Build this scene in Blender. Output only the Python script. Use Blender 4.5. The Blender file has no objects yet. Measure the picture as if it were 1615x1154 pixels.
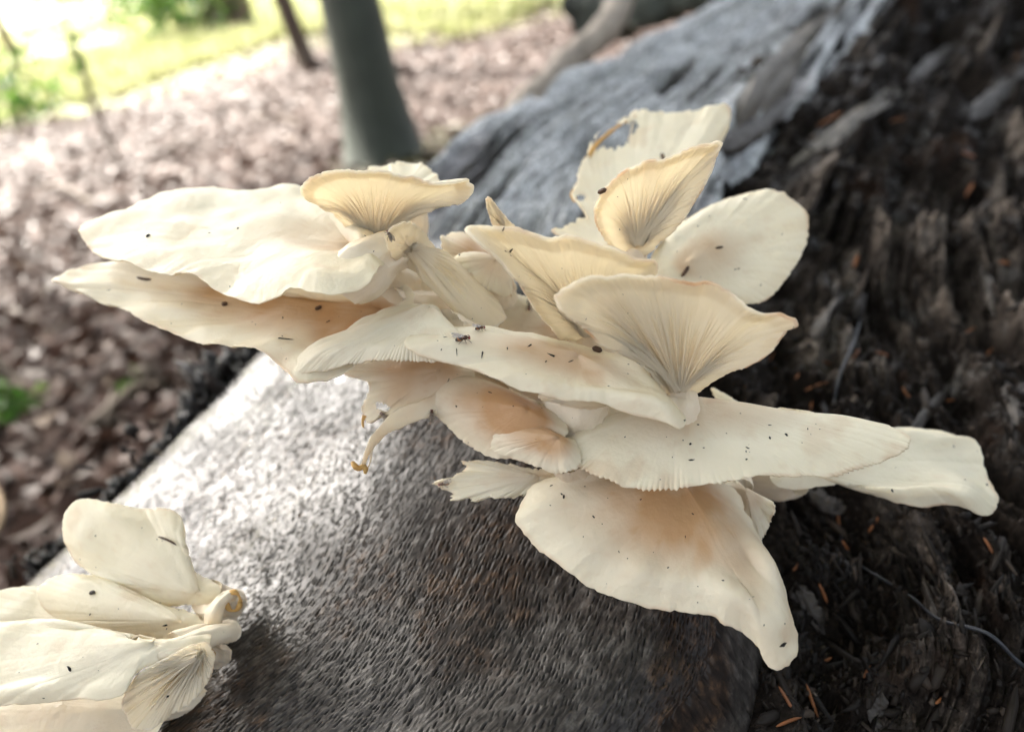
import bpy, math, random
import numpy as np
from mathutils import Vector, Matrix
from mathutils.bvhtree import BVHTree

random.seed(7)
rng = np.random.default_rng(7)
R = math.radians
SC = bpy.context.scene
COL = SC.collection

# ------------------------------------------------------------------ camera
PITCH, ROLL, CAM_H = R(30), R(-5), 0.44
PW, PH, FPX = 1615.0, 1154.0, 1175.0
cam_d = bpy.data.cameras.new('camera')
cam = bpy.data.objects.new('camera', cam_d)
COL.objects.link(cam)
SC.camera = cam
cam.location = (0, 0, CAM_H)
cam_m = Matrix.Rotation(math.pi / 2 - PITCH, 3, 'X') @ Matrix.Rotation(ROLL, 3, 'Z')
cam.rotation_euler = cam_m.to_euler()
cam_d.sensor_width = 36.0
cam_d.lens = FPX / PW * 36.0
cam_d.clip_start = 0.01
cam_d.clip_end = 400
cam_d.dof.use_dof = True
cam_d.dof.focus_distance = 0.168
cam_d.dof.aperture_fstop = cam_d.lens / 3.3
CM = np.array(cam_m)
CL = np.array((0, 0, CAM_H))

# ------------------------------------------------------------------ light
SUN_AZ, SUN_EL = R(-48), R(43)          # azimuth from +Y, negative = to the left
world = bpy.data.worlds.new('World')
SC.world = world
world.use_nodes = True
wn = world.node_tree.nodes
sky = wn.new('ShaderNodeTexSky')
sky.sky_type = 'NISHITA'
sky.sun_disc = False
sky.sun_elevation = SUN_EL
sky.sun_rotation = SUN_AZ
sky.dust_density = 7.0
sky.air_density = 1.0
sky.ozone_density = 1.0
bg = wn['Background']
bg.inputs[1].default_value = 0.09
hs = wn.new('ShaderNodeHueSaturation')            # thin white cloud: a mostly colourless sky
hs.inputs['Saturation'].default_value = 0.40
world.node_tree.links.new(sky.outputs[0], hs.inputs['Color'])
world.node_tree.links.new(hs.outputs[0], bg.inputs[0])
sun_d = bpy.data.lights.new('sun', 'SUN')
sun_d.energy = 5.0
sun_d.angle = R(3)
sun_d.color = (1.0, 0.95, 0.86)
sun = bpy.data.objects.new('sun', sun_d)
COL.objects.link(sun)
sdir = Vector((math.sin(SUN_AZ) * math.cos(SUN_EL), math.cos(SUN_AZ) * math.cos(SUN_EL), math.sin(SUN_EL)))
sun.rotation_euler = sdir.to_track_quat('Z', 'Y').to_euler()
SC.view_settings.view_transform = 'Standard'
SC.view_settings.look = 'None'
SC.view_settings.exposure = 2.68
SC.view_settings.gamma = 1.0
SC.render.engine = 'CYCLES'
SC.cycles.use_denoising = True
SC.cycles.max_bounces = 6
SC.cycles.diffuse_bounces = 4
SC.cycles.glossy_bounces = 2
SC.cycles.transmission_bounces = 3
SC.cycles.sample_clamp_indirect = 6.0

# ------------------------------------------------------------------ helpers
def W(px, py, d):
    """photograph pixel + depth along the optical axis (m) -> world"""
    px, py, d = np.broadcast_arrays(np.asarray(px, float), np.asarray(py, float), np.asarray(d, float))
    c = np.stack([(px - PW / 2) / FPX * d, -(py - PH / 2) / FPX * d, -d], -1)
    return c @ CM.T + CL

def ray(px, py):
    return W(px, py, 1.0) - CL

def unit(v):
    v = np.asarray(v, float)
    return v / np.maximum(np.linalg.norm(v, axis=-1, keepdims=True), 1e-12)

def hash3(i, j, k, seed=0):
    h = (i * 374761393 + j * 668265263 + k * 2147483647 + seed * 1274126177) & 0xFFFFFFFF
    h = ((h ^ (h >> 13)) * 1274126177) & 0xFFFFFFFF
    h = ((h ^ (h >> 16)) * 2246822519) & 0xFFFFFFFF
    return ((h ^ (h >> 15)) & 0xFFFFFF) / float(0xFFFFFF)

def vnoise(p, seed=0):
    p = np.asarray(p, float)
    i = np.floor(p).astype(np.int64)
    f = p - i
    f = f * f * (3 - 2 * f)
    out = 0
    for dx in (0, 1):
        wx = f[..., 0] if dx else 1 - f[..., 0]
        for dy in (0, 1):
            wy = f[..., 1] if dy else 1 - f[..., 1]
            for dz in (0, 1):
                wz = f[..., 2] if dz else 1 - f[..., 2]
                out = out + wx * wy * wz * hash3(i[..., 0] + dx, i[..., 1] + dy, i[..., 2] + dz, seed)
    return out * 2 - 1

def fbm(p, oct=4, seed=0, gain=.5):
    p = np.asarray(p, float); a = 1.0; o = 0
    for k in range(oct):
        o = o + a * vnoise(p, seed + k * 17)
        p = p * 2.03 + 5.3; a *= gain
    return o

def sstep(a, b, x):
    t = np.clip((x - a) / (b - a), 0, 1)
    return t * t * (3 - 2 * t)

def tag(o, label=None, cat=None, group=None, kind=None):
    if label: o['label'] = label
    if cat: o['category'] = cat
    if group: o['group'] = group
    if kind: o['kind'] = kind
    return o

def empty(name, loc=(0, 0, 0)):
    o = bpy.data.objects.new(name, None)
    o.empty_display_size = 0.01
    o.location = loc
    COL.objects.link(o)
    return o

def mesh_data(name, V, F, mat=None, smooth=True, attrs=None):
    V = np.asarray(V, np.float32).reshape(-1, 3)
    me = bpy.data.meshes.new(name)
    if isinstance(F, np.ndarray):
        n, k = F.shape
        me.vertices.add(len(V)); me.vertices.foreach_set('co', V.ravel())
        me.loops.add(n * k); me.loops.foreach_set('vertex_index', F.astype(np.int32).ravel())
        me.polygons.add(n)
        me.polygons.foreach_set('loop_start', np.arange(0, n * k, k, dtype=np.int32))
        try:
            me.polygons.foreach_set('loop_total', np.full(n, k, np.int32))
        except Exception:
            pass
        me.update(calc_edges=True)
    else:
        me.from_pydata([tuple(map(float, v)) for v in V], [], F)
    me.polygons.foreach_set('use_smooth', np.full(len(me.polygons), smooth, bool))
    for k, a in (attrs or {}).items():
        a = np.asarray(a, np.float32)
        if a.ndim == 1:
            at = me.attributes.new(k, 'FLOAT', 'POINT'); at.data.foreach_set('value', a)
        else:
            at = me.attributes.new(k, 'FLOAT_VECTOR', 'POINT'); at.data.foreach_set('vector', a.ravel())
    if mat: me.materials.append(mat)
    me.validate()
    return me

def obj(name, V, F, mat, parent=None, smooth=True, attrs=None):
    """V in world space; kept relative to the parent's own location"""
    V = np.asarray(V, float).reshape(-1, 3)
    org = np.array(parent.matrix_basis.translation) if parent else np.zeros(3)
    if parent and parent.parent:
        org = org + np.array(parent.parent.matrix_basis.translation)
    o = bpy.data.objects.new(name, mesh_data(name, V - org, F, mat, smooth, attrs))
    COL.objects.link(o)
    if parent: o.parent = parent
    return o

def grid_faces(nu, nv, wrap_u=False, wrap_v=False, off=0, flip=False):
    iu = np.arange(nu if wrap_u else nu - 1); iv = np.arange(nv if wrap_v else nv - 1)
    a, b = np.meshgrid(iu, iv, indexing='ij')
    a = a.ravel(); b = b.ravel(); a1 = (a + 1) % nu; b1 = (b + 1) % nv
    q = np.stack([a * nv + b, a1 * nv + b, a1 * nv + b1, a * nv + b1], 1)
    if flip: q = q[:, ::-1]
    return q + off

def crom(P, t, closed=False):
    """Catmull-Rom through P at float params t (index units)"""
    P = np.asarray(P, float); n = len(P)
    i = np.floor(t).astype(int); f = (t - i)[..., None]
    if closed:
        g = lambda k: P[(i + k) % n]
    else:
        g = lambda k: P[np.clip(i + k, 0, n - 1)]
    p0, p1, p2, p3 = g(-1), g(0), g(1), g(2)
    return .5 * ((2 * p1) + (-p0 + p2) * f + (2 * p0 - 5 * p1 + 4 * p2 - p3) * f**2 + (-p0 + 3 * p1 - 3 * p2 + p3) * f**3)

def grid_normals(P):
    du = np.gradient(P, axis=0); dv = np.gradient(P, axis=1)
    return unit(np.cross(du, dv))

def tube(path, radii, seg=10, cap=True, ridge=None):
    path = np.asarray(path, float); n = len(path)
    T = unit(np.gradient(path, axis=0))
    ref = np.array((0, 0, 1.0)) if abs(T[0][2]) < .9 else np.array((1.0, 0, 0))
    V = []
    u = unit(np.cross(ref, T[0]))
    for k in range(n):
        u = unit(u - T[k] * np.dot(u, T[k])); w = np.cross(T[k], u)
        a = np.linspace(0, 2 * np.pi, seg, endpoint=False)
        r = np.full(seg, radii[k])
        if ridge is not None: r = r * ridge(k / (n - 1), a)
        V.append(path[k] + r[:, None] * (np.cos(a)[:, None] * u + np.sin(a)[:, None] * w))
    V = np.concatenate(V); F = grid_faces(n, seg, wrap_v=True).tolist()
    if cap:
        F.append(list(range(seg))[::-1]); F.append([(n - 1) * seg + k for k in range(seg)])
    return V, F

def spline(P, n):
    P = np.asarray(P, float)
    return crom(P, np.linspace(0, len(P) - 1 - 1e-6, n))

# ------------------------------------------------------------------ materials
def mat(name):
    m = bpy.data.materials.new(name); m.use_nodes = True
    nt = m.node_tree
    return m, nt, nt.nodes, nt.links, nt.nodes['Principled BSDF']

def ramp(nodes, links, src, stops):
    r = nodes.new('ShaderNodeValToRGB')
    els = r.color_ramp.elements
    while len(els) < len(stops): els.new(.5)
    for e, (p, c) in zip(els, stops):
        e.position = p; e.color = (*c, 1) if len(c) == 3 else c
    links.new(src, r.inputs[0])
    return r

def noise_node(nodes, links, scale, detail=4, rough=.55, vec=None, dist=0):
    n = nodes.new('ShaderNodeTexNoise')
    n.inputs['Scale'].default_value = scale; n.inputs['Detail'].default_value = detail
    n.inputs['Roughness'].default_value = rough; n.inputs['Distortion'].default_value = dist
    if vec is None:
        g = nodes.new('ShaderNodeNewGeometry'); vec = g.outputs['Position']
    links.new(vec, n.inputs['Vector'])
    return n

def bump(nodes, links, bs, height, strength, dist):
    b = nodes.new('ShaderNodeBump')
    b.inputs['Strength'].default_value = strength; b.inputs['Distance'].default_value = dist
    links.new(height, b.inputs['Height']); links.new(b.outputs[0], bs.inputs['Normal'])
    return b

def mushroom_mat(name, cream, tanc, sss=.36, rough=.42):
    m, nt, N, L, bs = mat(name)
    at = N.new('ShaderNodeAttribute'); at.attribute_name = 'tone'
    n1 = noise_node(N, L, 220, 4, .6)
    mx = N.new('ShaderNodeMix'); mx.data_type = 'RGBA'
    mx.inputs[6].default_value = (*cream, 1); mx.inputs[7].default_value = (*tanc, 1)
    ad = N.new('ShaderNodeMath'); ad.operation = 'MULTIPLY_ADD'; ad.use_clamp = True
    L.new(n1.outputs[0], ad.inputs[0]); ad.inputs[1].default_value = .10
    sb = N.new('ShaderNodeMath'); sb.operation = 'SUBTRACT'; L.new(at.outputs['Fac'], sb.inputs[0]); sb.inputs[1].default_value = .05
    L.new(sb.outputs[0], ad.inputs[2]); L.new(ad.outputs[0], mx.inputs[0])
    L.new(mx.outputs[2], bs.inputs['Base Color'])
    nr = noise_node(N, L, 75, 4, .6); rr = ramp(N, L, nr.outputs[0], [(.35, (rough - .14,) * 3), (.65, (rough + .12,) * 3)]); L.new(rr.outputs[0], bs.inputs['Roughness'])
    bs.inputs['Specular IOR Level'].default_value = .34
    # thin, light-passing flesh: diffuse + translucent
    tl = N.new('ShaderNodeBsdfTranslucent')
    tc = N.new('ShaderNodeMix'); tc.data_type = 'RGBA'; tc.blend_type = 'MULTIPLY'; tc.inputs[0].default_value = 1.0
    L.new(mx.outputs[2], tc.inputs[6]); tc.inputs[7].default_value = (1.0, .95, .85, 1); L.new(tc.outputs[2], tl.inputs[0])
    ms = N.new('ShaderNodeMixShader'); ms.inputs[0].default_value = sss
    L.new(bs.outputs[0], ms.inputs[1]); L.new(tl.outputs[0], ms.inputs[2]); L.new(ms.outputs[0], N['Material Output'].inputs[0])
    n2 = noise_node(N, L, 700, 3, .6)
    n3 = noise_node(N, L, 120, 3, .5)
    s = N.new('ShaderNodeMath'); s.operation = 'MULTIPLY_ADD'; L.new(n3.outputs[0], s.inputs[0]); s.inputs[1].default_value = 3.0
    L.new(n2.outputs[0], s.inputs[2])
    bump(N, L, bs, s.outputs[0], .3, .0009)
    return m

CREAM = (.94, .885, .72)
M_CAP = mushroom_mat('cream_cap_flesh', CREAM, (.60, .36, .18))
M_FAN = mushroom_mat('thin_backlit_cap_flesh', (.95, .915, .82), (.60, .36, .18), .56)
M_GILL = mushroom_mat('ivory_gill_flesh', (.96, .905, .77), (.80, .60, .36), .58, .55)
M_STEM = mushroom_mat('pale_stem_flesh', (.90, .82, .66), (.68, .44, .24), .15, .55)
M_TORN = mushroom_mat('torn_yellowed_flesh', (.72, .46, .16), (.45, .25, .08), .3, .5)

def simple(name, c, rough=.6, spec=.4, var=.25, scale=60, bumpd=0):
    m, nt, N, L, bs = mat(name)
    n = noise_node(N, L, scale, 4)
    c = np.array(c)
    r = ramp(N, L, n.outputs[0], [(.25, tuple(c * (1 - var))), (.75, tuple(np.minimum(c * (1 + var), 1)))])
    L.new(r.outputs[0], bs.inputs['Base Color'])
    bs.inputs['Roughness'].default_value = rough; bs.inputs['Specular IOR Level'].default_value = spec
    if bumpd: bump(N, L, bs, n.outputs[0], .6, bumpd)
    return m

# bark: wet grey beech bark, colour from surface coordinates stored on the mesh
def bark_material():
    m, nt, N, L, bs = mat('wet_beech_bark')
    n1 = noise_node(N, L, 26, 5, .6)
    n2 = noise_node(N, L, 300, 4, .65)
    n3 = noise_node(N, L, 11, 4, .6, dist=.4)
    n4 = noise_node(N, L, 34, 3, .6)
    col = ramp(N, L, n2.outputs[0], [(.25, (.016, .013, .0115)), (.5, (.050, .043, .038)), (.8, (.15, .137, .125))])
    brown = ramp(N, L, n2.outputs[0], [(.25, (.008, .005, .0035)), (.5, (.024, .014, .009)), (.85, (.13, .07, .034))])
    pale = ramp(N, L, n2.outputs[0], [(.3, (.09, .098, .10)), (.5, (.34, .36, .365)), (.72, (.62, .64, .63))])  # pale grey lichen, lightened further to stand in for wet sheen
    f1 = ramp(N, L, n1.outputs[0], [(.47, (0, 0, 0)), (.58, (1, 1, 1))])
    mx = N.new('ShaderNodeMix'); mx.data_type = 'RGBA'
    L.new(f1.outputs[0], mx.inputs[0]); L.new(col.outputs[0], mx.inputs[6]); L.new(brown.outputs[0], mx.inputs[7])
    at = N.new('ShaderNodeAttribute'); at.attribute_name = 'lichen_sheen'
    mx2 = N.new('ShaderNodeMix'); mx2.data_type = 'RGBA'
    L.new(at.outputs['Fac'], mx2.inputs[0]); L.new(mx.outputs[2], mx2.inputs[6]); L.new(pale.outputs[0], mx2.inputs[7])
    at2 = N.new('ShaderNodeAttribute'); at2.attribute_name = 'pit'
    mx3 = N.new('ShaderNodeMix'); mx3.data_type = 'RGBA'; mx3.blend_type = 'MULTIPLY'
    L.new(at2.outputs['Fac'], mx3.inputs[0]); L.new(mx2.outputs[2], mx3.inputs[6]); mx3.inputs[7].default_value = (.3, .26, .24, 1)  # crevice dirt, plus shade of the pits painted into the colour
    at3 = N.new('ShaderNodeAttribute'); at3.attribute_name = 'flake'
    mx4 = N.new('ShaderNodeMix'); mx4.data_type = 'RGBA'; mx4.blend_type = 'MULTIPLY'; mx4.inputs[0].default_value = 1.0
    fl = ramp(N, L, at3.outputs['Fac'], [(0, (.45, .43, .42)), (.55, (1, 1, 1)), (1, (1.0, 1.0, 1.0))])
    L.new(mx3.outputs[2], mx4.inputs[6]); L.new(fl.outputs[0], mx4.inputs[7])
    L.new(mx4.outputs[2], bs.inputs['Base Color'])
    bs.inputs['Roughness'].default_value = .7
    bs.inputs['Specular IOR Level'].default_value = .22
    atw = N.new('ShaderNodeAttribute'); atw.attribute_name = 'wet'      # gloss put on only where glare falls; the bark is wet all over
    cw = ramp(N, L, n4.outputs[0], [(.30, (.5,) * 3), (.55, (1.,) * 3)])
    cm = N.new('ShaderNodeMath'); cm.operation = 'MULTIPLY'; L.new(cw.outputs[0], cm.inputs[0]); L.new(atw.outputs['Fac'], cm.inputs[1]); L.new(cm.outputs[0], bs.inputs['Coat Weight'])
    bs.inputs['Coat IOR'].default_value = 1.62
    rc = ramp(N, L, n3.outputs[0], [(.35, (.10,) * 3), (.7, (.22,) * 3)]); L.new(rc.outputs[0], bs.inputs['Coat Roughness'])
    bump(N, L, bs, n2.outputs[0], .35, .0006)
    return m
M_BARK = bark_material()

def rot_material():
    m, nt, N, L, bs = mat('wet_rotten_wood')
    n1 = noise_node(N, L, 55, 5, .65)
    n2 = noise_node(N, L, 420, 4, .7)
    n3 = noise_node(N, L, 18, 4, .6)
    dark = ramp(N, L, n2.outputs[0], [(.25, (.004, .003, .0025)), (.55, (.013, .0095, .0075)), (.85, (.04, .028, .02))])
    grey = ramp(N, L, n2.outputs[0], [(.25, (.035, .027, .022)), (.52, (.12, .097, .08)), (.8, (.30, .255, .215))])
    at = N.new('ShaderNodeAttribute'); at.attribute_name = 'fibre'
    ad = N.new('ShaderNodeMath'); ad.operation = 'MULTIPLY'; L.new(at.outputs['Fac'], ad.inputs[0])
    f1 = ramp(N, L, n1.outputs[0], [(.38, (0, 0, 0)), (.56, (1, 1, 1))]); L.new(f1.outputs[0], ad.inputs[1])
    mx = N.new('ShaderNodeMix'); mx.data_type = 'RGBA'
    L.new(ad.outputs[0], mx.inputs[0]); L.new(dark.outputs[0], mx.inputs[6]); L.new(grey.outputs[0], mx.inputs[7])
    red = N.new('ShaderNodeMix'); red.data_type = 'RGBA'
    f3 = ramp(N, L, n3.outputs[0], [(.6, (0, 0, 0)), (.75, (.6,) * 3)])
    L.new(f3.outputs[0], red.inputs[0]); L.new(mx.outputs[2], red.inputs[6]); red.inputs[7].default_value = (.05, .024, .013, 1)
    L.new(red.outputs[2], bs.inputs['Base Color'])
    rr = ramp(N, L, n1.outputs[0], [(.5, (.75,) * 3), (.7, (.16,) * 3)])
    L.new(rr.outputs[0], bs.inputs['Roughness'])
    sp_ = ramp(N, L, n1.outputs[0], [(.55, (.08,) * 3), (.72, (.7,) * 3)]); L.new(sp_.outputs[0], bs.inputs['Specular IOR Level'])
    bump(N, L, bs, n2.outputs[0], .8, .0012)
    return m
M_ROT = rot_material()
M_CRUMB = simple('black_wet_crumb', (.014, .011, .010), .28, .6, .5, 200, .001)
M_SPLINT = simple('grey_weathered_wood', (.045, .037, .031), .55, .4, .6, 230, .0015)

M_PALE = simple('pale_bleached_wood', (.11, .095, .078), .6, .4, .6, 170, .0015)

def attr_colour_mat(name, stops, rough=.6, spec=.3, trans=0, var=.1):
    """colour picked per piece from the 'pick' attribute"""
    m, nt, N, L, bs = mat(name)
    at = N.new('ShaderNodeAttribute'); at.attribute_name = 'pick'
    r = ramp(N, L, at.outputs['Fac'], stops)
    L.new(r.outputs[0], bs.inputs['Base Color'])
    bs.inputs['Roughness'].default_value = rough; bs.inputs['Specular IOR Level'].default_value = spec
    if trans:
        t = N.new('ShaderNodeBsdfTranslucent'); L.new(r.outputs[0], t.inputs[0])
        ms = N.new('ShaderNodeMixShader'); ms.inputs[0].default_value = trans
        L.new(bs.outputs[0], ms.inputs[1]); L.new(t.outputs[0], ms.inputs[2])
        L.new(ms.outputs[0], N['Material Output'].inputs[0])
    return m
M_CHIP = attr_colour_mat('dark_wood_chips', [(0, (.008, .006, .005)), (.45, (.022, .016, .012)), (.8, (.06, .043, .032)), (1, (.16, .13, .105))], .6, .2)
M_LITTER = attr_colour_mat('dry_leaf_litter', [(0, (.036, .017, .010)), (.35, (.055, .027, .017)), (.65, (.082, .042, .028)), (.9, (.125, .07, .05)), (1, (.09, .08, .028))], .55, .4, .1)
M_GRASS = attr_colour_mat('grass_blades', [(0, (.22, .25, .10)), (.5, (.42, .43, .22)), (1, (.58, .55, .36))], .55, .3, .25)
M_LEAF = attr_colour_mat('fresh_green_leaves', [(0, (.04, .10, .015)), (.6, (.08, .17, .03)), (1, (.16, .24, .05))], .5, .35, .35)
M_TRUNK = simple('smooth_green_grey_bark', (.05, .057, .045), .7, .3, .35, 9, .004)
M_TRUNK2 = simple('brown_sapling_bark', (.10, .075, .055), .75, .3, .35, 14, .003)
M_NEEDLE = simple('dry_orange_needle', (.23, .085, .03), .5, .4, .4, 120)
M_SPECK = simple('black_soil_speck', (.012, .010, .009), .6, .3, .3, 200)
M_ROOT = simple('black_rootlet_skin', (.022, .024, .03), .4, .5, .4, 150, .0004)
M_DRYROOT = simple('pale_dry_root', (.30, .255, .215), .7, .3, .35, 40, .003)
M_STONE = simple('dull_grey_green_bark', (.055, .066, .06), .5, .4, .6, 30, .006)

# ------------------------------------------------------------------ ground
GSX = math.tan(R(5))
def ground_z(x, y):
    x = np.asarray(x, float); y = np.asarray(y, float)
    p = np.stack([x * .9, y * .9, x * 0], -1)
    return GSX * np.clip(x, -30, 12) + .05 * fbm(p, 3, 3) * np.clip(y / 3, .2, 1.5) + .02 * np.clip(y - 2.5, 0, 40)

def ground_material():
    m, nt, N, L, bs = mat('forest_floor')
    n1 = noise_node(N, L, 9, 6, .7)
    n2 = noise_node(N, L, .8, 4, .6)
    soil = ramp(N, L, n1.outputs[0], [(.3, (.02, .010, .007)), (.55, (.05, .026, .017)), (.8, (.09, .05, .035))])
    grass = ramp(N, L, n1.outputs[0], [(.3, (.2, .22, .08)), (.7, (.4, .4, .19))])
    g = N.new('ShaderNodeNewGeometry'); sx = N.new('ShaderNodeSeparateXYZ'); L.new(g.outputs['Position'], sx.inputs[0])
    # grass starts beyond a wavy line on the ground
    a = N.new('ShaderNodeMath'); a.operation = 'MULTIPLY_ADD'; L.new(n2.outputs[0], a.inputs[0]); a.inputs[1].default_value = 2.5; L.new(sx.outputs['Y'], a.inputs[2])
    mr = N.new('ShaderNodeMapRange'); L.new(a.outputs[0], mr.inputs[0]); mr.inputs[1].default_value = 5.2; mr.inputs[2].default_value = 6.2
    mx = N.new('ShaderNodeMix'); mx.data_type = 'RGBA'
    L.new(mr.outputs[0], mx.inputs[0]); L.new(soil.outputs[0], mx.inputs[6]); L.new(grass.outputs[0], mx.inputs[7])
    L.new(mx.outputs[2], bs.inputs['Base Color'])
    bs.inputs['Roughness'].default_value = .8
    bump(N, L, bs, n1.outputs[0], .7, .02)
    return m
xs = np.concatenate([np.linspace(-80, -6, 20), np.linspace(-5.8, 5.8, 150), np.linspace(6, 80, 20)])
ys = np.concatenate([np.linspace(-20, -.6, 12), np.linspace(-.5, 8, 150), np.linspace(8.5, 150, 40)])
gx, gy = np.meshgrid(xs, ys, indexing='ij')
gv = np.stack([gx, gy, ground_z(gx, gy)], -1)
ground = obj('ground', gv.reshape(-1, 3), grid_faces(len(xs), len(ys)), ground_material())
tag(ground, 'brown forest floor with leaf litter giving way to pale grass', 'ground', kind='structure')

def bent_leaves(P, nrm, size, aspect=.6, pick=None, bend=.25):
    """many small folded leaves: 4 tris each (diamond folded on the midrib)"""
    n = len(P)
    nrm = unit(nrm)
    t = unit(np.cross(nrm, unit(rng.normal(size=(n, 3)))))
    b = np.cross(nrm, t)
    L_ = size[:, None]; Wd = L_ * aspect
    k = bend * L_ * rng.uniform(.3, 1.2, (n, 1))
    V = np.stack([P - t * L_ * .5, P - t * L_ * .05 - b * Wd * .5 + nrm * k, P + t * L_ * .5 + nrm * k * rng.uniform(-1, 1, (n, 1)),
                  P - t * L_ * .05 + b * Wd * .5 + nrm * k], 1).reshape(-1, 3)
    base = np.arange(n)[:, None] * 4
    F = np.concatenate([base + np.array([0, 1, 2]), base + np.array([0, 2, 3])])
    pk = np.repeat(pick if pick is not None else rng.random(n), 4)
    return V, F, {'pick': pk}

# leaf litter
n = 48000
yy = .35 + 6.2 * rng.random(n) ** 1.5
xx = rng.uniform(-1, 1, n) * (.6 + yy * .95)
zz = ground_z(xx, yy) + rng.uniform(.002, .02, n)
keep = ~((yy > 5.0) & (rng.random(n) < .5))
P = np.stack([xx, yy, zz], 1)[keep]
nr = np.stack([rng.normal(0, .35, len(P)), rng.normal(0, .35, len(P)), np.ones(len(P))], 1)
patch = fbm(np.stack([P[:, 0] * 1.3, P[:, 1] * 1.3, P[:, 2]], 1), 3, 5)
pk = np.clip(rng.beta(2, 2.2, len(P)) * .9 + .16 * patch, 0, .93)
mossy = (fbm(np.stack([P[:, 0] * 1.1 + 3, P[:, 1] * 1.1, P[:, 2]], 1), 3, 9) > .25) & (P[:, 0] > -.4) & (rng.random(len(P)) < .6)
pk[mossy] = 1.0
V, F, A = bent_leaves(P, nr, rng.uniform(.016, .05, len(P)), .6, pk)
o = obj('leaf_litter', V, F, M_LITTER, smooth=False, attrs=A)
tag(o, 'brown and pinkish dry leaf litter covering the forest floor', 'leaf litter', kind='stuff')

# grass in the clearing
n = 42000
yy = 4.6 + 13 * rng.random(n) ** 1.5
xx = rng.uniform(-1, 1, n) * (yy * 1.0)
edge = 4.6 + 2.4 * fbm(np.stack([xx * .6, yy * .6, xx * 0], 1), 2, 8)
bare = np.exp(-(((xx + 4.4) / 1.5) ** 2 + ((yy - 8.2) / .9) ** 2))
k = (yy > edge) & (bare < .4) & (xx < 3.5 + .2 * yy)
xx, yy = xx[k], yy[k]; n = len(xx)
h = rng.uniform(.04, .13, n); a = rng.uniform(0, 6.28, n); w = .008 + .0012 * yy
z0 = ground_z(xx, yy)
lean = rng.normal(0, .4, (n, 2)) * h[:, None]
V = np.stack([np.stack([xx - np.cos(a) * w, yy - np.sin(a) * w, z0 - .01], 1), np.stack([xx + np.cos(a) * w, yy + np.sin(a) * w, z0 - .01], 1),
              np.stack([xx + lean[:, 0], yy + lean[:, 1], z0 + h], 1)], 1).reshape(-1, 3)
F = np.arange(n * 3).reshape(n, 3)
o = obj('grass', V, F, M_GRASS, smooth=False, attrs={'pick': np.repeat(rng.random(n), 3)})
tag(o, 'pale yellow green grass of the sunlit clearing', 'grass', kind='stuff')

# ------------------------------------------------------------------ trees
def make_tree(name, base, height, r0, lean, bend, mat_, label, crown=None, limbs=5, cat='tree', group=None, flare=.35, seed=0, leafs=.11, root=False):
    rs = np.random.default_rng(100 + seed)
    base = np.array(base, float)
    t = empty(name, base)
    tag(t, label, cat, group)
    z = np.linspace(0, 1, 26)
    path = base + np.stack([lean[0] * z * height + bend[0] * np.sin(z * np.pi * 1.5), lean[1] * z * height + bend[1] * np.sin(z * 4), -0.06 + z * height], 1)
    rad = r0 * (1 - .62 * z) * (1 + flare * np.exp(-z * height / (r0 * 2.2)))
    def rid(u, a): return 1 + .05 * np.sin(3 * a + seed + u * 5) + .03 * np.sin(7 * a + u * 20)
    V, F = tube(path, rad, 18, ridge=rid)
    tr = obj('trunk', V, F, mat_, t)
    tips = []
    for k in range(limbs):
        f = rs.uniform(.45, .95); i = int(f * 25); p0 = path[i]
        az = rs.uniform(0, 6.28); ln = height * rs.uniform(.22, .4)
        d = np.array((math.cos(az), math.sin(az), rs.uniform(.2, .8)))
        pts = spline([p0, p0 + d * ln * .5, p0 + d * ln + np.array((0, 0, .15 * ln))], 9)
        V, F = tube(pts, np.linspace(rad[i] * .5, rad[i] * .1, 9), 8)
        obj('limb', V, F, mat_, t); tips.append(pts[-1])
    if crown:
        c, rx, rz, nl = crown
        c = base + np.array(c)
        nc = max(10, nl // 60)
        d = unit(rs.normal(size=(nc, 3))); cc = c + d * (rs.random((nc, 1)) ** .45) * np.array([rx, rx, rz])
        idx = rs.integers(0, nc, nl)
        P = cc[idx] + rs.normal(size=(nl, 3)) * np.array([rx, rx, rz]) * .17
        V, F, A = bent_leaves(P, rs.normal(size=(nl, 3)) + np.array([0, 0, .8]), rs.uniform(.6, 1.3, nl) * leafs, .65)
        cr = obj('crown', V, F, M_LEAF, t, smooth=False, attrs=A)
        cr['kind'] = 'stuff'
    return t

def on_ground(px, py):
    d = unit(ray(px, py)); lo, hi = .2, 60.
    for _ in range(60):
        mid = (lo + hi) / 2; p = CL + d * mid
        if p[2] > ground_z(p[0], p[1]): lo = mid
        else: hi = mid
    return CL + d * lo

b1 = on_ground(612, 258)
make_tree('young_beech_tree', b1, 6.0, .066, (-.09, .03), (.02, .0), M_TRUNK, 'smooth grey green tree trunk rising right behind the pale mushrooms',
          crown=((-1.9, .5, 3.95), 2.3, 1.25, 15200), limbs=7, seed=1, flare=.7)
make_tree('added_shade_tree', (2.3, -.9, float(ground_z(2.3, -.9))), 5.5, .11, (-.05, .0), (.0, .0), M_TRUNK, 'unseen added tree whose leafy crown shades the fallen log',
          crown=((-1.4, .1, 3.1), 2.3, 1.0, 12000), limbs=6, seed=6)  # out-of-view tree added to dim sky light from above and right
b2 = on_ground(488, 102)
make_tree('slender_tree', b2, 4.5, .042, (-.07, .0), (-.12, .0), M_TRUNK2, 'thin brown curved tree stem at the edge of the grass',
          crown=((-.3, 1.0, 4.2), .9, .7, 700), limbs=3, seed=2)
b3 = on_ground(365, 52)
make_tree('far_tree', b3, 7.5, .15, (.02, .02), (.0, .0), M_TRUNK2, 'stout dark tree trunk far back in the bright grass',
          crown=((0, 1.5, 6.5), 1.6, 1.2, 1500), limbs=4, seed=3)
b4 = on_ground(32, 108)
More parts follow.
